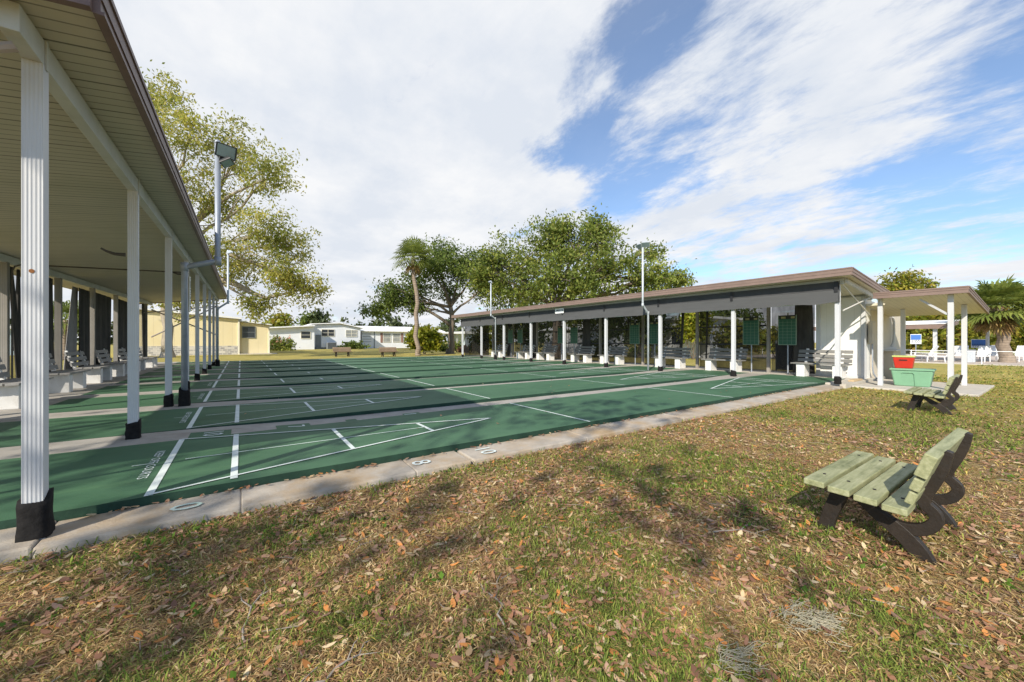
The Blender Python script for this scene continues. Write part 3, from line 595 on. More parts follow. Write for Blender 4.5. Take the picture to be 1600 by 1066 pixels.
for k,y in enumerate(PR_):
    z0=-.012 if k==0 else gutter_z(XR); h=zr(XR)-.15-z0
    p=fluted(.09,h).build('post',M['white_metal'],rs,loc=(XR,y,z0)); wrap(.12,.17,30+k,.003).build('post_wrap',M['wrap'],p,smooth=True)
    if k>0: fluted(.09,zr(XRB)-.15+.004).build('back_post',M['post_grey'],rs,loc=(XRB,y,-.004))
# rolled shade cloth
def sag(mb,x,y0,y1,z0,z1,n,seed,dx=.0,wob=.012):
    q=random.Random(seed); vs=[]; rows=5
    for j in range(rows):
        for i in range(n+1):
            u=i/n; ph=(u*n/6)%1; v=j/(rows-1); s=-.03*math.sin(math.pi*ph)*(1-v)+q.uniform(-.01,.01)*(1-v)
            vs.append((x+dx+wob*math.sin(i*1.7+j*1.3)*(1-abs(2*v-1)*.3),y0+(y1-y0)*u,z0+(z1-z0)*v+s))
    return mb.add(vs,[(j*(n+1)+i,j*(n+1)+i+1,(j+1)*(n+1)+i+1,(j+1)*(n+1)+i) for j in range(rows-1) for i in range(n)])
sag(MB(),XR-.08,3.13,22.45,2.22,2.44,108,1,wob=.006).build('shade_cloth_top',M['valance_dark'],rs,smooth=True)
sag(MB(),XR-.105,3.12,22.45,1.95,2.235,108,2).build('shade_cloth',M['valance'],rs,smooth=True)
b=MB(); b.tube([(XR-.02,3.2+i*.6,1.97+.012*math.sin(i*2.2)) for i in range(33)],.03,8); b.build('cloth_roll',M['sling'],rs,smooth=True)
for y in PR_: b=MB(); b.box(XR-.125,y-.035,2.18,XR-.12,y+.035,2.44); b.build('strap',M['dark'],rs)
b=MB(); b.box(XR-.11,3.115,1.94,XR-.06,3.12,2.45); b.build('cloth_edge',M['dark'],rs)
b=MB(); rods(b,3.10,XR,XRB,2.40,1.72,.018); b.build('cross_brace',M['pale_rod'],rs)
b=MB(); rods(b,3.06,XR,XRB,1.75,2.22,.018); b.build('cross_brace',M['pale_rod'],rs)
# back screens
for k in range(1,8):
    y0,y1=PR_[k]+.06,PR_[k+1]-.06; top=zr(XRB)-.16
    if k==2: y0+=.65
    if k==6: y0+=.5
    s=MB(); s.quad((XRB+.05,y0,.03),(XRB+.05,y1,.03),(XRB+.05,y1,top),(XRB+.05,y0,top)); s.build('screen_panel',M['screen'],rs)
    b=MB()
    for z in (.88,1.5): b.box(XRB+.02,y0,z,XRB+.045,y1,z+.05)
    b.build('screen_rail',M['dark'],rs)
s=MB(); s.quad((XRB+.05,4.35,.03),(XRB+.05,PR_[1]-.06,.03),(XRB+.05,PR_[1]-.06,2.13),(XRB+.05,4.35,2.13)); s.build('screen_panel',M['screen'],rs)
s=MB(); s.quad((XRB-1.9,22.9,.03),(XRB,22.9,.03),(XRB,22.9,2.1),(XRB-1.9,22.9,2.1)); s.build('screen_panel',M['screen'],rs)
GCR='black curtains gathered at the back posts of the right shelter'
for i,(y0,y1,ln,lab) in enumerate(((4.4,4.85,.0,'bunched black curtain beside the white end wall'),(8.5,8.62,.12,'black curtain tied to a narrow waist right of the bright open gap'),(7.55,7.65,.05,'thin black curtain strand beside the open gap with lime leaves'),
    (13.45,13.9,.0,'broad black curtain hanging behind the fourth fluted post of the right shelter'),(17.7,18.15,.0,'black curtain beside the narrow gap showing pale sky'),(20.3,20.6,.05,'black curtain at the far end of the right shelter'))):
    curtain('gathered_curtain',lab,M['curtain'],XRB+.01,y0,y1,.04,2.13,40+i,lean=ln,flare=-.03 if i in(1,2) else .06,group=GCR,n=12)
# store room at the near end (white panel wall)
b=MB(); b.box(14.0,3.2,-.03,14.68,4.25,2.24); b.box(14.682,3.2,-.03,17.9,4.25,2.15); b.build('end_wall',M['wall_w'],rs)
b=MB(); b.box(13.955,4.18,-.02,13.998,4.28,2.24); b.box(13.955,3.17,-.02,14.06,3.262,2.24); b.box(13.965,3.262,-.02,13.998,4.18,.06); b.build('corner_trim',M['white_metal'],rs,bevel=.004)
b=MB(); b.box(14.55,3.17,-.02,17.85,3.197,1.90); b.build('side_wall',M['wall_b'],rs)
b=MB(); b.box(15.6,2.86,.72,17.3,3.168,.76); b.build('counter_shelf',M['white_metal'],rs)
b=MB(); b.box(15.75,2.95,-.1,17.2,3.165,.715); b.build('counter_front',M['box_b'],rs)
b=MB(); b.tube([(16.5,3.13,.85),(16.55,3.10,1.0),(16.62,3.10,1.3),(16.6,3.10,1.6),(16.5,3.13,1.85)],.03,8); b.build('handrail',M['white_metal'],rs)
mb_=thing('meter_box','beige electrical meter box with a conduit on the side wall near the red box','meter box',(14.35,3.165,1.25))
b=MB(); b.box(-.17,-.09,-.30,.12,0,.32); b.build('cabinet',M['box_b'],mb_,bevel=.01)
b=MB(); b.box(-.12,-.097,-.02,.07,-.091,.27); b.build('cover',M['wall_b'],mb_)
b=MB(); b.tube([(0.02,-.05,-.3),(0.02,-.05,-.95),(.05,-.07,-1.15),(.12,-.12,-1.28)],.018,8); b.build('conduit',M['galv'],mb_)
# scoreboards
def score(lab,y):
    t=thing('scoreboard',lab,'scoreboard',(13.82,y,-.004),0,'green scoreboards along the back of the right shelter')
    b=MB(); b.tube([(0,0,0),(0,0,1.9)],.02,8); b.build('stand',M['galv'],t)
    b=MB(); b.box(-.055,-.24,.92,-.03,.24,1.80); b.build('board',M['board_green'],t)
    b=MB()
    for y_ in (-.245,.225): b.box(-.06,y_,.90,-.028,y_+.02,1.82)
    b.box(-.06,-.225,.90,-.028,.225,.92); b.build('frame',M['board_frame'],t)
    b=MB()
    for i in range(1,8): b.box(-.0575,-.222,.93+i*.095,-.0555,.222,.936+i*.095)
    for yy in (-.115,0,.115): b.box(-.0585,yy-.003,.925,-.0565,yy+.003,1.66)
    b.build('grid_lines',M['board_frame'],t)
    b=MB(); b.box(-.061,-.225,1.70,-.056,.225,1.815); b.build('header',M['board_dark'],t)
    b=MB(); b.box(-.066,-.20,1.715,-.062,-.1,1.775); b.box(-.066,.04,1.715,-.062,.16,1.775); b.build('name_plate',M['board_tan'],t)
    return t
sc0=None
for i,y in enumerate((4.95,5.99,9.64,10.6,14.27,15.25,18.9,19.9)):
    lab=['green gridded scoreboard nearest the white end wall','green gridded scoreboard second from the white end wall, right of a fluted post','green scoreboard partly behind the kinked floodlight pole','green scoreboard just left of the kinked floodlight pole',
         'green scoreboard right of the post under the small white sign','green scoreboard left of the post under the small white sign','small far green scoreboard, right one of the farthest pair','farthest green scoreboard, left one of the farthest pair'][i]
    if sc0 is None: sc0=score(lab,y)
    else: dup(sc0,(13.82,y,-.004),0,lab)
sg=thing('hanging_sign','small white sign with a black line of print on the grey shade cloth','sign',(XR-.14,12.95,2.36))
b=MB(); b.box(0,-.28,-.11,.012,.28,.11); b.build('panel',M['sign'],sg)
b=MB(); q=random.Random(5); y=-.24
while y<.22:
    w=q.choice((.03,.035,.02)); b.box(-.003,y,-.01,-.001,y+w,.06); y+=w+q.choice((.012,.012,.035))
b.build('lettering',M['ink'],sg)
# dark panel standing behind the first boards
t=thing('dark_screen','waist-high black screen panel standing behind the first scoreboard','screen',(16.6,5.75,-.12))
b=MB(); b.box(-.02,-.55,.06,.02,.55,1.12); b.build('panel',M['curtain'],t)
for y in (-.58,.58): b=MB(); b.tube([(0,y,0),(0,y,1.16)],.025,8); b.build('leg',M['grey_paint'],t)
# annex canopy
an=thing('canopy','small lean-to canopy with brown fascia on white posts, joined to the right shelter','canopy',(0,0,0))
AX0,AX1,AY0,AY1=12.72,15.1,1.25,2.74
def za(x): return 2.08-.085*(x-AX0)
AX1=16.4; r=MB(); n_=[(AX0,AY0),(AX1,AY0),(AX1,3.16),(13.97,3.16),(13.97,AY1),(AX0,AY1)]; r.add([(x,y,za(x)+e) for e in (0,.06) for x,y in n_],[(5,4,3,2,1,0),(6,7,8,9,10,11)]+[(i,(i+1)%6,(i+1)%6+6,i+6) for i in range(6)]); AX1=15.1; r.build('roof',M['soffit_r'],an)
fm=MB(); fasc(fm,(AX0,AY0-.03,za(AX0)),(AX0,AY1,za(AX0)),-.03,.12,(-1,0,0)); fasc(fm,(AX0,AY0,za(AX0)),(16.4,AY0,za(16.4)),-.03,.12,(0,-1,0)); fm.build('fascia',M['fascia_r'],an)
for (x,y) in ((12.95,2.66),(12.95,1.5),(14.6,1.47),(14.9,2.6)):
    b=MB(); b.box(x-.045,y-.045,-.075,x+.045,y+.045,za(x)-.004); b.build('post',M['white_metal'],an,bevel=.004)
b=MB(); b.tube([(12.95,1.55,1.62),(12.95,1.98,1.99)],.028,4); b.build('knee_brace',M['white_metal'],an)

# tubs and plank
t=thing('storage_tub','pale green plastic tub with its lid on, standing on the patio','tub',(13.45,2.18,-.075),R(4))
b=MB(); b.hexa([(-.2,-.30,0),(.2,-.30,0),(.2,.30,0),(-.2,.30,0)],[(-.245,-.36,.38),(.245,-.36,.38),(.245,.36,.38),(-.245,.36,.38)]); b.build('body',M['mint'],t,bevel=.025)
b=MB(); b.box(-.265,-.38,.381,.265,.38,.425); b.build('lid',M['mint'],t,bevel=.012)
b=MB(); b.tube([(-.212,-.06,.02),(-.25,-.05,.30),(-.256,-.02,.33),(-.256,.14,.33),(-.256,.16,.31)],.008,6); b.build('rib',M['mint'],t)
t=thing('storage_box','small red plastic box with a lime lid standing on the green tub','box',(13.45,2.33,.351),R(4))
b=MB(); b.hexa([(-.12,-.15,0),(.12,-.15,0),(.12,.15,0),(-.12,.15,0)],[(-.155,-.185,.27),(.155,-.185,.27),(.155,.185,.27),(-.155,.185,.27)]); b.build('body',M['red'],t,bevel=.015)
b=MB(); b.box(-.17,-.2,.271,.17,.2,.31); b.build('lid',M['lime'],t,bevel=.01)
b=MB(); b.box(-.157,-.07,.19,-.15,.07,.215); b.build('handle',M['dark'],t)
t=MB(); t.box(12.7,3.1,-.012,13.4,3.22,.03); tag(t.build('timber_plank',M['timber'],bevel=.005),'short raw timber plank lying on the slab by the white wall','plank')

# ------------------------------------------------------------ park benches
def park_bench(lab,loc,rz,group,wood,iron):
    t=thing('park_bench',lab,'bench',loc,rz,group)          # local: x length, +y front, z up
    def sl(name,pts,mt):
        b=MB(); b.hexa([(-.5,pts[0][0],pts[0][1]),(.5,pts[0][0],pts[0][1]),(.5,pts[1][0],pts[1][1]),(-.5,pts[1][0],pts[1][1])],[(-.5,pts[3][0],pts[3][1]),(.5,pts[3][0],pts[3][1]),(.5,pts[2][0],pts[2][1]),(-.5,pts[2][0],pts[2][1])])
        return b.build(name,mt,t,bevel=.005)
    for i in range(4):                                          # seat boards, front to back
        y1=.32-.113*i; y0=y1-.097; z=.335-.012*i
        o=sl('seat_slat',[(y0,z-.034-.003),(y1,z-.034),(y1,z),(y0,z-.003)],wood)
        for x in (-.318,.352): b=MB(); b.tube([(x,(y0+y1)/2,z-.004),(x,(y0+y1)/2,z+.0025)],.008,8); b.build('bolt',iron,o)
    for i,(y,z,h,th) in enumerate(((-.128,.36,.06,.035),(-.147,.43,.06,.04),(-.178,.53,.115,.05))):   # back boards
        k=.34; b=[(y-th/2-h*k/2,0),(0,0)]
        dy,dz=-k*h/2,h/2; nx,nz=.95,.32
        sl('back_slat',[(y-dy-nx*th/2,z-dz-nz*th/2),(y-dy+nx*th/2,z-dz+nz*th/2),(y+dy+nx*th/2,z+dz+nz*th/2),(y+dy-nx*th/2,z+dz-nz*th/2)],wood)
    for x in (-.34,.33):
        b=MB()
        b.ribbon([(.27,-.01),(.245,.10),(.205,.22),(.185,.29)],[.075,.072,.078,.085],x,x+.045)
        b.ribbon([(.28,.282),(.12,.272),(-.02,.255),(-.12,.262)],[.022,.03,.03,.02],x+.006,x+.039)
        b.ribbon([(.16,.265),(.10,.235),(.03,.18),(-.05,.125),(-.115,.06),(-.15,-.005),(-.168,-.05)],[.03,.045,.062,.078,.08,.088,.09],x+.001,x+.044)
        b.ribbon([(.01,.165),(-.07,.145),(-.145,.165),(-.188,.215),(-.185,.26),(-.15,.30),(-.152,.345),(-.178,.41),(-.208,.49),(-.23,.565),(-.238,.59)],[.05,.058,.058,.054,.052,.052,.052,.054,.05,.036,.024],x+.002,x+.043)
        b.build('side_frame',iron,t,bevel=.005)
    return t
GB='park benches with curved dark iron ends'
B0=park_bench('weathered green slatted bench nearest the camera on the leaf-strewn grass',(3.22,.575,GZ),0,GB,M['plank'],M['iron'])
B1=dup(B0,(9.25,1.22,GZ),R(2),'weathered green slatted bench near the pale green tub')
fb=park_bench('brown slatted bench on the far lawn, the left one of two',(8.0,27.4,GZ),R(180),GB,M['far_plank'],M['iron'])
fb.scale=(1.25,1.15,1.15); B=dup(fb,(11.0,27.7,GZ),R(178),'brown slatted bench on the far lawn, the right one near the palm trunk'); B.scale=fb.scale
fb.location=at(535,556.6,28.5); fb.location.z=GZ; B.location=at(607,556.6,28.5); B.location.z=GZ

# ------------------------------------------------------------ foliage
def blob_leaves(blobs,per,size,spread,ncl,asp=.5,shell=.55,seed=0,up=.3):
    """leaf-sized quads in clumps through ellipsoids; returns (n*4,3) and clump centres"""
    g=np.random.default_rng(seed); V=[]; C=[]
    for (c,rr,k) in blobs:
        n=int(ncl*k); d=g.normal(size=(n,3)); d/=np.linalg.norm(d,axis=1)[:,None]; rad=shell+(1-shell)*g.random(n)**.8
        rad[g.random(n)<.18]*=.55
        cc=np.array(c)+d*rad[:,None]*np.array(rr); C.append(cc)
        for q in cc:
            m=int(per*g.uniform(.5,1.4)); p=q+g.normal(size=(m,3))*spread*g.uniform(.6,1.3)*np.array((1,1,.7))
            a=g.normal(size=(m,3)); a/=np.linalg.norm(a,axis=1)[:,None]; b=g.normal(size=(m,3)); b[:,2]*=up; b-=a*(a*b).sum(1)[:,None]; b/=np.linalg.norm(b,axis=1)[:,None]+1e-9
            s=size*g.uniform(.6,1.35,m)[:,None]; a=a*s; b=b*s*asp
            V.append(np.stack([p-a,p-a*.1+b,p+a,p-a*.1-b],1).reshape(-1,3))
    return np.concatenate(V),np.concatenate(C)
def limb(mb,a,b,r0,r1,q,n=6,bend=.12,side=7):
    a=Vector(a); b=Vector(b); L_=(b-a).length; off=Vector((q.uniform(-1,1),q.uniform(-1,1),q.uniform(-.2,1)))*L_*bend; pts=[]
    for i in range(n+1):
        t=i/n; j=Vector((q.uniform(-1,1),q.uniform(-1,1),q.uniform(-1,1)))*L_*.02 if 0<i<n else Vector((0,0,0)); pts.append(a.lerp(b,t)+off*math.sin(math.pi*t)+j)
    mb.tube(pts,[r0+(r1-r0)*(i/n)**.8 for i in range(n+1)],side); return pts
def tree(name,lab,cat,base,fork,r0,blobs,lm,bm,per,size,spread,ncl,seed,group=None,asp=.5,shell=.5,twigs=5,lean=None,extra=(),trunkbits=True,flat=None):
    q=random.Random(seed); t=thing(name,lab,cat,base,0,group); base=Vector(base)
    loc=[(tuple(Vector(c)-base),rr,k) for c,rr,k in blobs]
    V,C=blob_leaves(loc,per,size,spread,ncl,asp,shell,seed); npmesh('crown',V,4,lm,t)
    if trunkbits:
        f=Vector(fork)-base; mb=MB(); pts=limb(mb,(0,0,-.1),f,r0,r0*.62,q,7,.03,10)
        mb.tube([(0,0,-.15),(0,0,.06),(0,0,.45)],[r0*1.7,r0*1.35,r0],10); tr=mb.build('trunk',bm,t,smooth=True)
        lb=MB(); tot=0
        for c,rr,k in loc:
            c=Vector(c); st=f if q.random()<.75 else pts[-2]; p=limb(lb,st,c,r0*.42,r0*.15,q,7,.12)
            cs=[x for x in C if abs(x[0]-c.x)<=rr[0]*1.05 and abs(x[1]-c.y)<=rr[1]*1.05 and abs(x[2]-c.z)<=rr[2]*1.05]; q.shuffle(cs)
            for x in cs[:twigs]: limb(lb,p[q.choice((3,4,5,6,7))],Vector(x),r0*.13,r0*.03,q,4,.1,5)
        for e in extra:
            ps=[Vector(x)-base for x in e[0]]; lb.tube(ps,e[1],8)
        lb.build('limbs',bm,t,smooth=True)
    return t
def bl(px,py,rp,d,k=1,zs=1.0):                    # crown lobe from where it shows, at its own distance
    r_=rp/FP*d; return (tuple(at(px,py,d)),(r_,r_,r_*zs),k)
D=26.8
tb=at(262,558,D); tb.z=GZ
big=[bl(225,187,70,D+1,1.2),bl(300,215,62,D-1,1.2),bl(372,238,52,D+2,1),bl(420,275,42,D,.9),bl(255,290,75,D-2,1.3),bl(345,320,55,D+1,1),bl(410,360,48,D-1,1),bl(330,400,48,D-2.5,.9),bl(455,385,40,D+1,.8),
     bl(440,430,42,D-1,.9),bl(480,452,30,D,.7,.8),bl(400,478,28,D-1,.55,.8),bl(150,215,80,D+2,1.1),bl(120,330,80,D,1),bl(205,390,70,D+3,1),bl(380,420,35,D+1,.6),bl(290,470,35,D-1,.5),bl(240,150,38,D+1,.7)]
tree('shade_tree','tall spreading yellow-green tree behind the left shelter','tree',tb,at(268,400,D),.33,big,M['leaf_y'],M['pale_bark'],42,.118,.38,60,21,twigs=11,shell=.25,asp=.42,
     extra=[([at(268,430,D),at(330,432,D),at(368,444,D-.3),at(395,458,D-.5),at(416,466,D-.6),at(450,458,D-.6),at(480,452,D-.5)],[.26,.22,.19,.15,.11,.07,.03]),
            ([at(268,400,D),at(320,330,D),at(370,300,D),at(415,280,D)],[.22,.15,.09,.04]),([at(268,400,D),at(255,320,D),at(235,240,D),at(228,180,D)],[.26,.18,.1,.04])])
D=34.5; b0=at(703,553,D); b0.z=GZ
oak=[bl(715,415,38,D,1),bl(670,420,40,D-1,1.1),bl(745,420,36,D+1,.9),bl(640,455,32,D,1),bl(690,400,26,D+1,.7),bl(610,465,28,D-1,.8),bl(588,483,20,D-.5,.5,.8),bl(760,450,28,D,.7),bl(700,455,22,D+2,.4),bl(655,480,16,D,.3)]
tree('oak_tree','broad dark green oak on the far lawn beside the palm','tree',b0,at(704,480,D),.30,oak,M['leaf_d'],M['bark'],38,.135,.38,64,22,twigs=10,shell=.25,
     extra=[([at(704,508,D),at(680,492,D),at(655,478,D),at(625,470,D),at(600,478,D)],[.16,.13,.1,.07,.03])])
D=29.5; b0=at(868,556,D); b0.z=GZ-.05
oak2=[bl(800,410,48,D+2,1.1),bl(855,380,42,D+1,1.1),bl(905,385,48,D,1.2),bl(945,370,30,D+1,.8),bl(960,415,48,D-1,1.1),bl(1010,432,40,D,1),bl(1045,438,24,D+1,.5),bl(870,430,50,D-1,1.2),bl(915,445,45,D-2,1),bl(830,450,42,D+1,1),bl(785,455,32,D+2,.8),bl(875,360,22,D,.5),bl(930,352,18,D+1,.4),bl(1018,395,18,D+3,.4),bl(900,490,40,D+1,.5,.6),bl(980,480,45,D+3,.6,.6),bl(755,432,34,D+2,.8),bl(772,405,24,D+2,.5),bl(1060,442,18,D+1,.35)]
tree('oak_tree','largest oak, olive green, rising over the roof of the right shelter','tree',b0,at(872,480,D),.42,oak2,M['leaf_m'],M['bark'],38,.128,.38,68,23,twigs=10,shell=.3)
for i,(px,py,d,lab) in enumerate(((1000,500,33,'dark leafy tree seen through the mesh behind the third bench'),(940,505,38,'dark tree seen through the mesh left of the third fluted post'),(1150,500,38,'bushy tree seen through the mesh behind the second scoreboard'),(820,505,40,'dark tree behind the far bays of the right shelter'))):
    b0=at(px,553,d); b0.z=GZ-.1; r_=d/FP
    tree('background_tree',lab,'tree',b0,at(px,520,d),.16,[bl(px-22,500,34,d),bl(px+20,505,34,d+1),bl(px,480,30,d),bl(px+5,530,26,d,.6)],M['leaf_d'],M['bark'],24,.2,.5,30,60+i,group='trees seen behind the right shelter',twigs=4,shell=.3)
def bush(name,lab,c,rr,lm,size,ncl,seed,per=22,cat='bush',group=None,flowers=0):
    c=Vector(c); base=(c.x,c.y,gz(c.x)); lo=(0,0,c.z-base[2])
    t=thing(name,lab,cat,base,0,group); V,C=blob_leaves([(lo,rr,1),((lo[0]+rr[0]*.35,lo[1]-rr[1]*.2,lo[2]-rr[2]*.25),(rr[0]*.7,rr[1]*.7,rr[2]*.75),.5),((lo[0]-rr[0]*.4,lo[1],lo[2]-rr[2]*.2),(rr[0]*.65,rr[1]*.7,rr[2]*.7),.5)],per,size,min(rr)*.2,ncl,.5,.4,seed)
    npmesh('foliage',V,4,lm,t); q=random.Random(seed); mb=MB()
    for i in range(5): limb(mb,(q.uniform(-.1,.1),q.uniform(-.1,.1),-.05),Vector(C[q.randrange(len(C))]),.035,.012,q,4,.1,5)
    mb.build('stems',M['bark'],t)
    if flowers:
        F,_=blob_leaves([((0,0,lo[2]+rr[2]*.35),(rr[0]*.9,rr[1]*.9,rr[2]*.6),1)],6,size*.9,.15,flowers,.8,.85,seed+1); npmesh('flowers',F,4,M['flower'],t)
    return t
def fan_palm(name,lab,base,top,r0,nf,fr,seed,dead=0,boots=False,droop=.5,lm='leaf_p',fat=1.0):
    q=random.Random(seed); t=thing(name,lab,'palm',base,0); base=Vector(base); T=Vector(top)-base
    mb=MB(); limb(mb,(0,0,-.1),T,r0,r0*.82,q,9,.004,12); mb.tube([(0,0,-.12),(0,0,.1),(0,0,.5)],[r0*1.35,r0*1.2,r0],12); tr=mb.build('trunk',M['palm_bark'],t,smooth=True)
    if boots:
        bm=MB()
        for i in range(60):
            a=i*2.4; z=T.z-.1-i*.018; c=Vector((T.x*z/T.z,T.y*z/T.z,z)); d=Vector((math.cos(a),math.sin(a),.9)).normalized()
            bm.tube([c,c+d*(r0*1.35)],[.06,.025],5)
        bm.build('leaf_bases',M['boot'],t)
    for kind,n in (('fronds',nf),('dead_fronds',dead)):
        if not n: continue
        V=[]
        for i in range(n):
            az=i*2.39996+q.uniform(-.2,.2); el=(q.uniform(-.35,1.35) if kind=='fronds' else q.uniform(-1.35,-.55))
            if kind=='fronds': el=-.45+1.8*((i+.5)/n)+q.uniform(-.12,.12)
            d=Vector((math.cos(az)*math.cos(el),math.sin(az)*math.cos(el),math.sin(el))); pl_=fr*q.uniform(.45,.62)*(1 if kind=='fronds' else .55); c0=T+Vector((0,0,.05 if kind=='fronds' else -.25)); c1=c0+d*pl_+Vector((0,0,-.06*fr))
            sd=d.cross(Vector((0,0,1))); sd=sd.normalized() if sd.length>.05 else Vector((1,0,0)); upv=sd.cross(d)
            w=.012*fr; V+= [c0-sd*w,c0+sd*w,c1+sd*w*.7,c1-sd*w*.7]
            nl=17
            for k in range(nl):
                a=(k/(nl-1)-.5)*4.3; ld=(d*math.cos(a)+sd*math.sin(a)+upv*(.18*abs(math.sin(a))-.05)).normalized(); ln=fr*q.uniform(.48,.6)*(1 if kind=='fronds' else .6)*(1-.25*abs(k/(nl-1)-.5))
                m=c1+ld*ln*.55; e=c1+ld*ln-Vector((0,0,droop*ln*q.uniform(.3,.7))); p=d.cross(ld); p=p.normalized() if p.length>.05 else upv
                ww=sd*math.cos(a)-d*math.sin(a); ww=ww.normalized()*.026*fr*fat
                V+=[c1,m+ww,e,m-ww]
        npmesh(kind,np.array([tuple(x) for x in V]),4,M[lm] if kind=='fronds' else M['leaf_pd'],t)
    return t
D=30; b0=at(653,556,D); b0.z=GZ
fan_palm('cabbage_palm','tall slender cabbage palm standing in front of the broad dark oak',b0,at(646,403,D),.18,44,1.7,31,dead=5,droop=.5)
D=25.5; b0=at(1574,566,D); b0.z=gz(30)
fan_palm('fan_palm','shaggy fan palm with thick trunk and brown hanging fronds by the pool fence',b0,at(1556,482,D),.33,64,2.2,32,dead=22,boots=True,droop=.55,fat=1.3)
# small plants by the white houses
bush('flowering_bush','green bush with pink flowers at the corner of the yellow house',at(440,540,46),(1.5,1.2,1.3),M['leaf_m'],.14,60,71,flowers=18)
bush('grass_bush','spiky green shrub at the right corner of the gabled white house',at(552,540,56),(1.9,.9,.8),M['leaf_d'],.2,40,72)
bush('low_shrub','low green shrubs below the small window of the gabled white house',at(475,544,54),(2.2,.6,.4),M['leaf_d'],.16,40,73)
bush('lime_bush','bright lime bush behind the palm trunk',at(664,529,32.6),(1.55,1.2,1.05),M['leaf_l'],.18,90,74)
bush('round_shrub','dark rounded shrub right of the lime bush, by the oak trunk',at(692,543,46),(.6,.6,.6),M['leaf_d'],.13,30,75)
bush('round_shrub','mid green rounded shrub just right of the oak trunk',at(714,542,46),(.9,.8,.7),M['leaf_m'],.13,30,76)
bush('yellow_bush','loose yellow-green bush behind the two farthest posts of the right shelter',at(758,530,40),(1.7,1.3,1.4),M['leaf_h'],.17,60,77)
bush('rusty_shrub','low reddish shrubs in front of the blue house',at(738,545,44),(2.2,.8,.45),M['flower'],.13,34,78)
bush('lime_bush','bright lime shrub seen through the open gap in the right shelter',at(1083,505,30),(1.3,1.2,1.5),M['leaf_l'],.16,70,79)
bush('yellow_bush','broad yellow-green bush seen through the mesh right of the open gap',at(1150,525,27),(2.0,1.4,1.2),M['leaf_h'],.16,70,81)
bush('yellow_bush','yellow-green bush seen through the mesh between the first two scoreboards',at(1212,530,30),(1.4,1.2,1.0),M['leaf_h'],.16,50,82)
bush('round_shrub','clipped round shrub seen through the mesh behind the fourth bench',at(927,545,34),(.8,.8,1.0),M['leaf_m'],.13,40,80)
b0=at(99,552,23); b0.z=GZ; fan_palm('young_palm','low spreading palm seen through the open bay beside the pale grey curtain',b0,at(103,500,23),.14,26,1.6,33,droop=.9)
D=70; 
for i,(px,py,rx,rz_,lab,lm) in enumerate(((435,504,30,14,'tawny green palm clump over the left end of the gabled white house','leaf_h'),(483,506,20,12,'small palm crown over the white house roof','leaf_d'),(500,502,18,16,'grey-green treetop over the white house roof','leaf_far'))):
    c=at(px,py,D); r_=D/FP; tree('distant_tree',lab,'tree',(c.x,c.y,GZ),tuple(c-Vector((0,0,.8))),.2,[(tuple(c),(rx*r_*.6,rx*r_*.5,rz_*r_),1)],M[lm],M['bark'],18,.42,.6,40,90+i,group='treetops showing over the white house roofs',twigs=3)
# wooded skyline
V=[]; g_=np.random.default_rng(5); bls=[]
for i in range(70):
    px=540+i*13; d=150+g_.uniform(-15,25); h=g_.uniform(6,11)
    if px>1080: px=1350+(px-1080)*1.1; h=g_.uniform(9,13)
    c=at(px,533,d); bls.append(((c.x,c.y,h*.5),(4.2,4.2,h*.55),1))
for i in range(40):
    c=at(-700+i*26,533,120+g_.uniform(-10,20)); bls.append(((c.x,c.y,4),(4.2,4.2,g_.uniform(3.5,6)),1))
V,_=blob_leaves(bls,16,.8,.9,20,.6,.4,5); w=npmesh('wood',V,4,M['leaf_far']); tag(w,'low wooded skyline far behind the houses','wood',kind='stuff')

# shade trees on the near side (out of the picture; they throw the dappled shade on the grass and the first lanes)
def shade(lab,base,blobs,seed,ncl=15,per=20):
    tree('shade_tree',lab,'tree',(*base,GZ),(base[0],base[1],4.0),.07,blobs,M['leaf_m'],M['bark'],per,.12,.42,ncl,seed,shell=.2,twigs=4)
shade('oak behind the camera whose shade dapples the near grass',(-6.9,-2.6),[((-8.4,-2.4,6.4),(1.7,.7,.5),.75),((-5.9,-3.3,6.3),(1.2,.5,.4),.4),((-6.4,-.8,6.7),(1.5,.7,.5),.6),((-4.2,-1.2,6.5),(1.2,.5,.4),.4)],51)
shade('second oak behind the camera shading the first lanes',(-9.8,.4),[((-9.6,-.6,6.8),(1.3,.9,.6),.7),((-8.4,.6,7.0),(1.2,.9,.6),.5),((-10.8,1.2,7.2),(1.4,1.2,.8),.7)],52)

# ------------------------------------------------------------ houses
def window(parent,x0,z0,x1,z1,y,m,bars=1,fm=None):
    b=MB(); b.box(x0,y-.02,z0,x1,y+.01,z1); w=b.build('window',m,parent)
    f=MB(); t=.05
    f.box(x0-t,y-.05,z0-t,x0,y-.002,z1+t); f.box(x1,y-.05,z0-t,x1+t,y-.002,z1+t); f.box(x0,y-.05,z1,x1,y-.002,z1+t); f.box(x0,y-.06,z0-t,x1,y-.002,z0)
    for i in range(bars): xx=x0+(x1-x0)*(i+1)/(bars+1); f.box(xx-.025,y-.045,z0,xx+.025,y-.022,z1)
    f.box(x0,y-.044,(z0+z1)/2-.02,x1,y-.021,(z0+z1)/2+.02); f.build('frame',fm or M['yellow_trim'],w); return w
h=thing('yellow_house','pale yellow house with a grey stone skirt behind the left shelter','house',(0,40,GZ))
b=MB(); b.prism([(-7,0),(-.16,0),(-.16,2.95),(-6.5,3.5),(-7,3.46)],0,9); b.build('wall',M['yellow'],h)
b=MB(); b.prism([(-.158,0),(2.05,0),(2.05,2.5),(-.158,2.78)],.3,8); b.build('side_wing',M['yellow'],h)
b=MB(); b.prism([(-7.3,3.47),(-6.5,3.53),(.05,2.97),(.05,3.09),(-6.5,3.66),(-7.3,3.6)],-.3,9.3); b.build('roof',M['house_roof'],h)
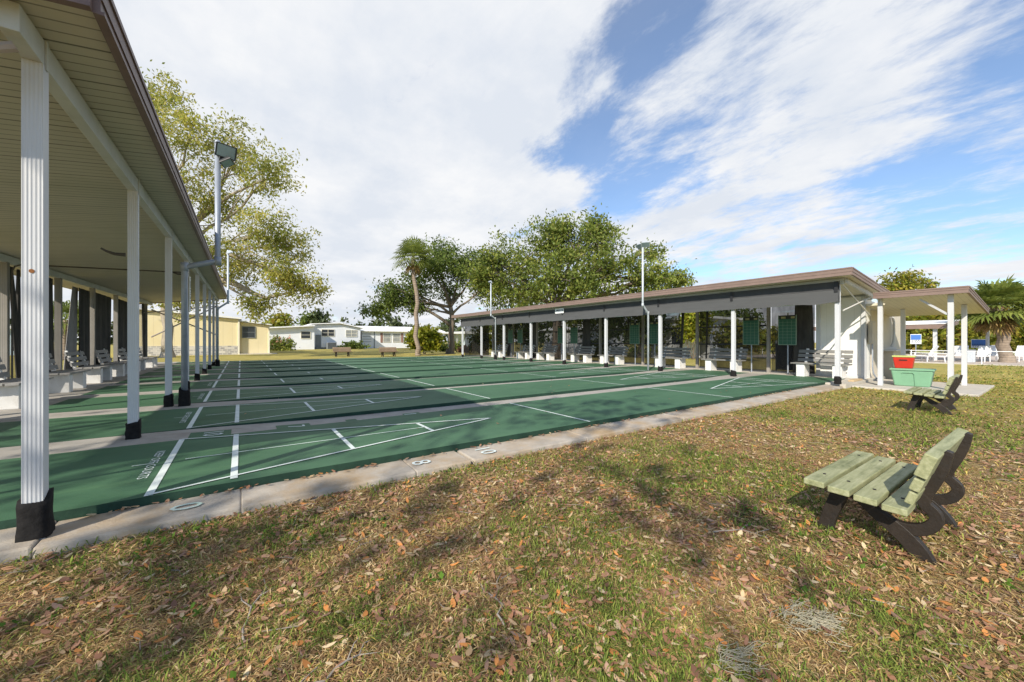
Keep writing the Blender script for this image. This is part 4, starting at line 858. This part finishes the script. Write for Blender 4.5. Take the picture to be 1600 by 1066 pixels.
b=MB(); b.prism([(-.1,2.80),(2.25,2.53),(2.25,2.62),(-.1,2.89)],.05,8.3); b.build('wing_roof',M['house_roof'],h)
b=MB(); b.box(-7,-.06,0,-.16,-.003,.74); b.build('stone_skirt',M['stone'],h)
b=MB(); b.box(-.22,-.08,0,-.10,-.001,2.85); b.box(1.97,.22,0,2.07,.298,2.45); b.build('corner_trim',M['yellow_trim'],h)
window(h,.12,1.45,.98,2.33,.29,M['window'],bars=0,fm=M['grey_paint'])
b=MB(); b.box(-.1,-.5,-.02,2.6,.28,.07); b.build('plinth',M['patio'],h)
h=thing('white_house','white gabled mobile home with two pairs of windows','house',(0,60,GZ))
b=MB(); b.prism([(8.25,0),(14.5,0),(14.5,3.0),(11.6,3.6),(8.25,3.35)],0,12); b.build('wall',M['house_w'],h)
b=MB(); b.prism([(3.0,0),(8.2,0),(8.2,3.1),(3.0,2.75)],-1.2,10); b.build('side_wing',M['house_w'],h)
b=MB(); b.prism([(7.9,3.42),(11.6,3.65),(14.9,2.98),(14.9,3.1),(11.6,3.78),(7.9,3.54)],-.4,12.3); b.build('roof',M['house_roof'],h)
b=MB(); b.prism([(2.2,2.70),(8.2,3.14),(8.2,3.30),(2.2,2.86)],-1.8,10.3); b.build('wing_roof',M['house_roof'],h)
window(h,9.3,1.85,10.9,2.75,-.02,M['window']); window(h,12.5,1.8,14.0,2.7,-.02,M['pale_window']); window(h,6.6,1.5,7.7,2.4,-1.22,M['window'],bars=0)
b=MB(); b.box(8.5,-.1,0,9.2,-.005,2.0); b.build('door',M['grey_paint'],h)
b=MB(); b.box(8.3,-.02,0,14.5,-.004,.25); b.build('skirting',M['grey_paint'],h)
ac=thing('air_conditioner','grey air conditioning unit beside the white gabled house','air conditioner',(10.4,59.2,GZ)); b=MB(); b.box(-.6,-.45,0,.6,.45,.95); b.build('case',M['grey_paint'],ac,bevel=.05)
b=MB(); [b.box(-.55,-.47,.12+.1*i,.55,-.455,.16+.1*i) for i in range(8)]; b.build('grille',M['dark'],ac)
h=thing('white_house','long low white mobile home with brown shutters','house',(0,62,GZ))
b=MB(); b.box(15.2,0,0,28.4,8,2.75); b.build('wall',M['house_w'],h)
b=MB(); b.add([(14.7,-.5,2.75),(28.9,-.5,2.75),(28.9,4,3.6),(14.7,4,3.6),(14.7,-.5,2.62),(28.9,-.5,2.62),(28.9,8.5,2.62),(14.7,8.5,2.62),(28.9,8.5,2.75),(14.7,8.5,2.75)],[(0,1,2,3),(3,2,8,9),(4,7,6,5),(0,4,5,1),(1,5,6,8,2),(0,3,9,7,4),(9,8,6,7)]); b.build('roof',M['house_roof'],h)
for x in (18.5,20.0): window(h,x,1.0,x+1.1,2.3,-.02,M['pale_window'],bars=0)
for x in (18.0,21.3): b=MB(); b.box(x,-.06,.9,x+.35,-.003,2.4); b.build('shutter',M['shutter'],h)
b=MB(); [b.box(15.3,-.05,1.0+.4*i,16.6,-.004,1.06+.4*i) for i in range(4)]; b.box(17.0,-.06,0,17.12,-.004,2.6); b.build('trim',M['grey_paint'],h)
c=at(728,536,64); h=thing('blue_house','pale blue house with a white carport roof right of the oak trunk','house',(c.x,c.y,GZ))
b=MB(); b.box(0,0,0,6,7,2.3); b.build('wall',M['house_b'],h); b=MB(); b.prism([(-5,2.45),(0,2.75),(6.3,2.45),(6.3,2.32),(-5,2.32)],-.4,7.3); b.build('roof',M['house_roof'],h)
b=MB(); [b.box(x-.05,.2,0,x+.05,.3,2.32) for x in (-4.5,-1.5)]; b.build('carport_post',M['white_metal'],h); window(h,2.2,.9,3.6,1.9,-.02,M['window'])
h=thing('pale_house','pale house wall seen through the open gap in the right shelter','house',(30.5,17.2,gz(30)))
b=MB(); b.box(0,-.9,0,6,4.5,3.2); b.build('wall',M['house_w'],h); b=MB(); b.box(-.4,-1.3,3.2,6.4,4.9,3.38); b.build('roof',M['house_roof'],h)
b=MB(); b.box(-.03,1.2,1.2,-.004,2.4,2.3); b.build('window',M['window'],h)
c=at(905,533,46); h=thing('pale_house','white house glimpsed through the mesh beside the dark oak trunk','house',(c.x,c.y,gz(40)))
b=MB(); b.box(-2,-2.5,0,5,4,2.7); b.build('wall',M['house_w'],h); b=MB(); b.prism([(-2.5,2.7),(1.5,3.6),(5.5,2.7)],-3,4.5); b.build('roof',M['house_roof'],h)
c=at(-30,540,30); h=thing('grey_house','low grey house seen through the screen at the left edge','house',(c.x-3,c.y,GZ))
b=MB(); b.box(-3,0,0,5,5,2.1); b.build('wall',M['house_b'],h); b=MB(); b.box(-3.3,-.4,2.1,5.3,5.4,2.35); b.build('roof',M['house_roof'],h); window(h,2.8,.8,4.2,1.7,-.02,M['window'])

# ------------------------------------------------------------ pool area
PZ=gz(40)
dk=MB(); dk.add([(36.2,-20,PZ+.02),(64,-20,PZ+.02),(64,18,PZ+.02),(36.2,18,PZ+.02)],[(0,1,2,3)]); struct(dk.build('pool_deck',M['deck']))
dk=MB(); dk.box(35.95,-20,PZ-.1,36.2,18,PZ+.05); struct(dk.build('deck_kerb',M['patio']))
fn=thing('chain_fence','low chain-link fence with a thin white top rail along the pool deck','fence',(36.6,0,PZ))
b=MB(); b.tube([(0,-16,.80),(0,15,.80)],.022,6); b.build('top_rail',M['resin'],fn)
for i in range(11): b=MB(); b.tube([(0,-15+3*i,0),(0,-15+3*i,.84)],.026,6); b.build('fence_post',M['resin'],fn)
m_,nt_,p_=newmat('chain_link'); p_.inputs['Base Color'].default_value=(.5,.52,.5,1); p_.inputs['Alpha'].default_value=.05
b=MB(); b.quad((.01,-16,.05),(.01,15,.05),(.01,15,.79),(.01,-16,.79)); b.build('chain_link',m_,fn)
pv=thing('pavilion','brown roofed open pavilion on white posts beyond the pool fence','pavilion',(43,9.3,PZ))
b=MB(); b.hexa([(-2.4,-4.3,2.30),(4,-4.3,2.75),(4,5,2.75),(-2.4,5,2.30)],[(-2.4,-4.3,2.62),(4,-4.3,3.07),(4,5,3.07),(-2.4,5,2.62)]); b.build('roof',M['fascia_r'],pv)
b=MB(); b.hexa([(-2.45,-4.35,2.625),(4.05,-4.35,3.075),(4.05,5.05,3.075),(-2.45,5.05,2.625)],[(-2.45,-4.35,2.68),(4.05,-4.35,3.13),(4.05,5.05,3.13),(-2.45,5.05,2.68)]); b.build('roof_sheet',M['house_roof'],pv)
for x,y in ((-2,-3.8),(-2,-.9),(-2,2.2),(3.4,-3.8),(3.4,-.9),(3.4,2.2)):
    b=MB(); b.box(x-.1,y-.1,0,x+.1,y+.1,2.30+(x+2)*.07); b.build('post',M['white_metal'],pv)
q=random.Random(4)
def lounger(lab,loc,rz):
    t=thing('lounge_chair',lab,'lounge chair',loc,rz,'white lounge chairs on the pool deck')
    s=MB(); s.hexa([(-.3,-.5,.36),(.3,-.5,.36),(.3,.5,.36),(-.3,.5,.36)],[(-.3,-.5,.41),(.3,-.5,.41),(.3,.5,.41),(-.3,.5,.41)]); s.build('seat',M['resin'],t)
    s=MB(); s.hexa([(-.3,.5,.37),(.3,.5,.37),(.3,.55,.37),(-.3,.55,.37)],[(-.3,.85,1.08),(.3,.85,1.08),(.3,.9,1.06),(-.3,.9,1.06)]); s.build('backrest',M['resin'],t)
    for x in (-.29,.29):
        for y in (-.42,.5): s=MB(); s.tube([(x,y,0),(x,y*.9,.37)],.028,6); s.build('leg',M['resin'],t)
    for x in (-.31,.31): s=MB(); s.box(x-.03,-.35,.56,x+.03,.6,.6); s.box(x-.02,-.33,.41,x+.02,-.28,.56); s.build('armrest',M['resin'],t)
    return t
lp=None; labs=['white lounge chair right of the shaggy fan palm trunk','white lounge chair just left of the shaggy fan palm trunk','white lounge chair beside the grey bin','white lounge chair behind the front canopy post','white lounge chair facing sideways left of the canopy posts','white lounge chair right behind the red box','white lounge chair below the blue pool notice','white lounge chair at the right edge of the photo']
for i,(px,d,rz) in enumerate(((1588,26.5,R(-110)),(1548,27,R(-80)),(1532,26,R(-100)),(1498,27,R(-95)),(1466,26,R(160)),(1436,27,R(170)),(1542,29,R(-120)),(1610,28,R(-90)))):
    c=at(px,565,d); c.z=PZ+.02
    if lp is None: lp=lounger(labs[i],c,rz)
    else: dup(lp,c,rz,labs[i])
c=at(1449,560,27); t=thing('deck_table','low white table between the lounge chairs by the pool','table',(c.x,c.y,PZ+.02)); b=MB(); b.tube([(0,0,.62),(0,0,.66)],.55,16); b.build('table_top',M['lime'],t)
for a in range(4): b=MB(); b.tube([(.3*math.cos(a*1.57),.3*math.sin(a*1.57),0),(.2*math.cos(a*1.57),.2*math.sin(a*1.57),.62)],.03,6); b.build('leg',M['resin'],t)
c=at(1515,562,25.5); t=thing('litter_bin','grey square litter bin by the pool fence','bin',(c.x,c.y,PZ+.02)); b=MB(); b.box(-.24,-.24,0,.24,.24,.78); b.build('body',M['pale_galv'],t,bevel=.03); b=MB(); b.box(-.26,-.26,.781,.26,.26,.84); b.build('lid',M['grey_paint'],t,bevel=.02)
def notice(lab,px,py,d,w,hh,topblue):
    c=at(px,py,d); t=thing('pool_notice',lab,'sign',(c.x,c.y,c.z),R(-82)); 
    b=MB(); b.box(-w/2,0,-hh/2,w/2,.03,hh/2); b.build('panel',M['sign'],t)
    b=MB(); b.box(-w/2+.02,-.006,-.05 if topblue else -hh*.25,w/2-.02,-.001,hh/2-.04); b.build('blue_band',M['blue'],t)
    b=MB(); q=random.Random(int(px)); 
    for j in range(3):
        x=-w/2+.06
        while x<w/2-.1: ww=q.uniform(.04,.1); b.box(x,-.012,-hh/2+.06+.09*j,x+ww,-.0065,-hh/2+.1+.09*j); x+=ww+.03
    b.build('lettering',M['ink'],t); b=MB(); b.tube([(0,.05,-hh/2-.8),(0,.05,hh/2)],.03,6); b.build('stand',M['galv'],t)
notice('white pool notice with a blue top half beyond the fence',1431,530,28,.55,.7,True); notice('wide white and blue pool notice left of the fan palm',1531,537,27.5,.8,.62,False)
for i,(px,d) in enumerate(((1543,27),)):
    c=at(px,563,d); t=thing('shade_post','white pole standing among the lounge chairs left of the fan palm','post',(c.x,c.y,PZ)); b=MB(); b.tube([(0,0,0),(0,0,2.35)],.09,10); b.build('shaft',M['white_metal'],t)
    b=MB(); b.tube([(0,0,2.35),(0,0,2.42)],.11,10); b.build('cap',M['white_metal'],t)
hd=['tall yellow-green hedge shrub behind the canopy, leftmost','bushy yellow-green hedge shrub behind the pavilion','olive hedge shrub right of the pavilion roof','golden hedge shrub behind the canopy posts','green-gold hedge shrub left of the fan palm','tall hedge shrub behind the fan palm','hedge shrub at the right edge behind the fan palm']
for i,px in enumerate((1400,1430,1462,1500,1535,1575,1620)):
    bush('hedge_shrub',hd[i],at(px,512,43),(2.8,2.2,3.2),M['leaf_h'],.26,150,110+i,group='hedge shrubs beyond the pool',cat='shrub')
c=at(1410,445,46); tree('hedge_tree','rounded yellow-green tree rising above the canopy roof','tree',(c.x,c.y,PZ),at(1408,480,46),.25,[bl(1410,440,20,46,1),bl(1392,448,15,46,.6),bl(1428,446,14,47,.6),bl(1450,445,9,47,.3),bl(1410,465,20,46,.8)],M['leaf_h'],M['bark'],26,.2,.45,34,130,twigs=4)

# ------------------------------------------------------------ grass, litter, twigs
def vn(x,y,s,seed):                                 # value noise
    xi=np.floor(x*s).astype(int); yi=np.floor(y*s).astype(int); fx=x*s-xi; fy=y*s-yi; fx=fx*fx*(3-2*fx); fy=fy*fy*(3-2*fy)
    def h(a,b):
        n=(a*374761393+b*668265263+seed*974711)&0x7fffffff; n=((n^(n>>13))*1274126177)&0x7fffffff; return ((n^(n>>16))&0xffff)/65535.
    return (h(xi,yi)*(1-fx)+h(xi+1,yi)*fx)*(1-fy)+(h(xi,yi+1)*(1-fx)+h(xi+1,yi+1)*fx)*fy
def patch(x,y): return .5*vn(x,y,.9,3)+.3*vn(x,y,2.3,5)+.2*vn(x,y,6,9)
def scatter(n,r0,r1,seed):
    g=np.random.default_rng(seed); r=np.sqrt(r0*r0+(r1*r1-r0*r0)*g.random(n)); a=TH+g.uniform(-R(57),R(57),n)
    x=r*np.sin(a); y=r*np.cos(a); ok=(y<3.11)|((y<3.4)&(x>12.35)); ok&=~((x>12.28)&(x<15.42)&(y>1.03)&(y<4.6)); ok&=~((x>11.8)&(y>3.0)); return x[ok],y[ok],r[ok],g
BV=[];BT=[]
PAL_G=np.array([(.13,.20,.035),(.19,.25,.05),(.25,.28,.075),(.095,.14,.03)]); PAL_D=np.array([(.50,.37,.19),(.42,.28,.14),(.60,.48,.28),(.32,.20,.11),(.24,.15,.085)]); PAL_Y=np.array([(.45,.38,.10),(.52,.42,.13),(.36,.33,.085)])
for (n,r0,r1,ln,wd,sd) in ((110000,1.0,2.6,.04,.0019,1),(110000,2.6,5,.048,.0028,2),(60000,5,9,.055,.006,3),(60000,9,17,.06,.011,4),(60000,17,36,.075,.02,5)):
    x,y,r,g=scatter(n,r0,r1,sd); p=patch(x,y); m=len(x); green=g.random(m)<np.clip((p-.45)*3.4+np.clip((r-5)*.03,0,.25),.10,.85)
    gold=(~green)&(g.random(m)<np.clip((r-4)/9,0.05,.75))
    col=PAL_D[g.integers(0,5,m)].copy(); col[green]=PAL_G[g.integers(0,4,green.sum())]; col[gold]=PAL_Y[g.integers(0,3,gold.sum())]; col*=g.uniform(.85,1.5,m)[:,None]*np.array((1.02,.96,.86)); col=np.minimum(col,.85)
    L_=ln*g.uniform(.5,1.5,m); az=g.uniform(0,6.283,m); el=np.where(green,g.uniform(.25,1.2,m),g.uniform(.02,.6,m)); w_=wd*g.uniform(.7,1.4,m)
    d=np.stack([np.cos(az)*np.cos(el),np.sin(az)*np.cos(el),np.sin(el)],1); s=np.stack([-np.sin(az),np.cos(az),np.zeros(m)],1)
    zg=np.array([gz(v) for v in x]) if r1>15 else np.full(m,GZ); b0=np.stack([x,y,zg+g.uniform(-.002,.012,m)],1)
    mid=b0+d*(L_*.55)[:,None]; tip=b0+d*L_[:,None]; tip[:,2]-=L_*.18; tip[:,2]=np.maximum(tip[:,2],zg+.002)
    BV.append(np.stack([b0-s*w_[:,None]*.7,mid-s*w_[:,None],tip,mid+s*w_[:,None]],1).reshape(-1,3)); BT.append(np.repeat(col,4,0))
tag(npmesh('grass',np.concatenate(BV),4,M['blade'],tint=np.concatenate(BT)),'dry patchy grass with greener tufts','grass',kind='stuff')
# fallen leaves
LV=[];LT=[]
PL=np.array([(.44,.21,.12),(.50,.28,.15),(.58,.40,.23),(.30,.15,.09),(.64,.50,.31),(.62,.26,.08),(.40,.25,.18),(.25,.13,.085),(.46,.27,.17),(.36,.19,.12)])
oc=[(-1,0),(-.55,.30),(.1,.40),(.65,.26),(1,0),(.65,-.26),(.1,-.40),(-.55,-.30)]
for n,r0,r1,sz,sd in ((8500,1.1,3.2,.020,21),(16000,3.2,6.5,.022,22),(7000,6.5,13,.026,23)):
    x,y,r,g=scatter(n,r0,r1,sd); p=patch(x+7,y+3); keep=g.random(len(x))<np.clip(2.3-p*3.0-.08*np.maximum(0,r-5)-.05*np.clip(x-2,0,9),.06,1); x,y=x[keep],y[keep]; m=len(x)
    s=sz*g.uniform(.55,1.35,m); az=g.uniform(0,6.283,m); tx=g.normal(0,.2,m); ty=g.normal(0,.2,m); cup=g.uniform(-.1,.4,m); wid=g.uniform(.7,1.25,m)
    col=PL[g.integers(0,len(PL),m)]*g.uniform(.65,1.2,m)[:,None]; vs=[]
    for u,v in oc:
        lx=u*s; ly=v*s*wid; px_=x+lx*np.cos(az)-ly*np.sin(az); py_=y+lx*np.sin(az)+ly*np.cos(az); pz_=GZ+.014+s*.25+lx*tx+ly*ty+cup*(u*u)*s*.6
        vs.append(np.stack([px_,py_,np.maximum(pz_,GZ+.004)],1))
    LV.append(np.stack(vs,1).reshape(-1,3)); LT.append(np.repeat(col,8,0))
# leaves caught in the gutter along the kerb
g=np.random.default_rng(77); m=230; x=g.uniform(-1,11,m); y=L0-g.uniform(.0,.05,m); s=g.uniform(.015,.03,m); az=g.uniform(0,6.28,m); col=PL[g.integers(0,len(PL),m)]*.9
LV.append(np.stack([np.stack([x+u*s*np.cos(az)-v*s*np.sin(az),y+u*s*np.sin(az)+v*s*np.cos(az)-.02,np.full(m,-.045)+u*s*.3+g.uniform(0,.01)],1) for u,v in oc],1).reshape(-1,3)); LT.append(np.repeat(col,8,0))
m=70; x=g.uniform(-1,12,m); y=g.uniform(L0,L0+6,m)**1.0; s=g.uniform(.014,.026,m); az=g.uniform(0,6.28,m); col=PL[g.integers(0,len(PL),m)]
LV.append(np.stack([np.stack([x+u*s*np.cos(az)-v*s*np.sin(az),y+u*s*np.sin(az)+v*s*np.cos(az),.012+s*.25+u*s*.2+u*u*s*.3],1) for u,v in oc],1).reshape(-1,3)); LT.append(np.repeat(col,8,0))
tag(npmesh('fallen_leaves',np.concatenate(LV),8,M['litter'],tint=np.concatenate(LT)),'brown and tan fallen leaves littering the grass','leaf litter',kind='stuff')
# broadleaf weeds
x,y,r,g=scatter(900,1.2,9,31); p=patch(x+31,y+17); k=(p>.53)&(g.random(len(x))<.9); x,y=x[k],y[k]; V=[];T=[]
for a,b in zip(x,y):
    for j in range(g.integers(7,16)):
        az=g.uniform(0,6.28); el=g.uniform(.15,1.1); l=g.uniform(.012,.03); o=np.array((a,b,GZ+.004))+np.append(g.normal(0,.03,2),g.uniform(0,.015)); d=np.array((math.cos(az)*math.cos(el),math.sin(az)*math.cos(el),math.sin(el))); s=np.array((-math.sin(az),math.cos(az),0))*l*.45
        V+=[o,o+d*l*.6+s,o+d*l*1.2,o+d*l*.6-s]; c=np.array((.085,.16,.02))*g.uniform(.6,1.7); T+=[c]*4
tag(npmesh('weeds',np.array(V),4,M['blade'],tint=np.array(T)),'small green broadleaf weeds dotted through the grass','weeds',kind='stuff')
# small twigs (uncountable) and a few fallen sticks
tw=MB(); q=random.Random(8)
x,y,r,g=scatter(420,1.2,7,41)
for a,b in zip(x,y):
    az=q.uniform(0,6.28); l=q.uniform(.05,.2); p=Vector((a,b,GZ+.016)); d=Vector((math.cos(az),math.sin(az),0)); s=Vector((-d.y,d.x,0))
    tw.tube([p,p+d*l*.5+s*q.uniform(-.02,.02)+Vector((0,0,q.uniform(0,.01))),p+d*l],[.0022,.0018,.001],4)
tag(tw.build('twig_litter',M['twig']),'thin dead twigs scattered over the grass','twig litter',kind='stuff')
for px,py,l,az,lab in ((780,940,.34,R(60),'forked dead stick lying mid-foreground among brown leaves'),(400,955,.4,R(75),'long pale stick on the grass left of the foreground'),(95,870,.3,R(70),'thin stick on the grass just below the big front post'),(1160,835,.35,R(-35),'thin curved stick on the grass left of the near bench'),(540,1040,.25,R(20),'short grey stick at the bottom edge of the photo')):
    d=FP*(CZ-GZ)/(py-533); c=at(px,py,d); s=MB(); q=random.Random(int(px)); v0=Vector((math.cos(az),math.sin(az),0)); n0=Vector((-v0.y,v0.x,0)); P=[Vector((0,0,.012))+v0*(l*(t/6-.5))+n0*q.uniform(-.02,.02)+Vector((0,0,q.uniform(0,.012))) for t in range(7)]
    s.tube(P,[.005-.0005*i for i in range(7)],6); s.tube([P[3],P[3]+v0*.06+n0*.05,P[3]+v0*.12+n0*.07],[.003,.0022,.001],5); s.tube([P[4],P[4]+v0*.05-n0*.05],[.0025,.001],5)
    o=s.build('fallen_stick',M['twig'],smooth=True); o.location=(c.x,c.y,GZ); tag(o,lab,'stick')
for px,py,lab in ((1280,985,'pale grey tuft of hanging moss fallen on the grass below the near bench'),(1140,1045,'small grey moss tuft at the bottom edge of the photo'),(1240,975,'grey moss strands beside the larger moss tuft')):
    d=FP*(CZ-GZ)/(py-533); c=at(px,py,d); q=random.Random(px); s=MB()
    for i in range(70):
        p=Vector((q.gauss(0,.045),q.gauss(0,.022),.012+abs(q.gauss(0,.012)))); pts=[p]
        az=q.uniform(-.8,.8)+R(-35)
        for j in range(4): az+=q.uniform(-.7,.7); p=p+Vector((math.cos(az)*.018,math.sin(az)*.018,q.uniform(-.004,.005))); pts.append(p)
        s.tube(pts,.0011,3,False)
    o=s.build('moss_tuft',M['moss']); o.location=(c.x,c.y,GZ+.01); tag(o,lab,'moss')
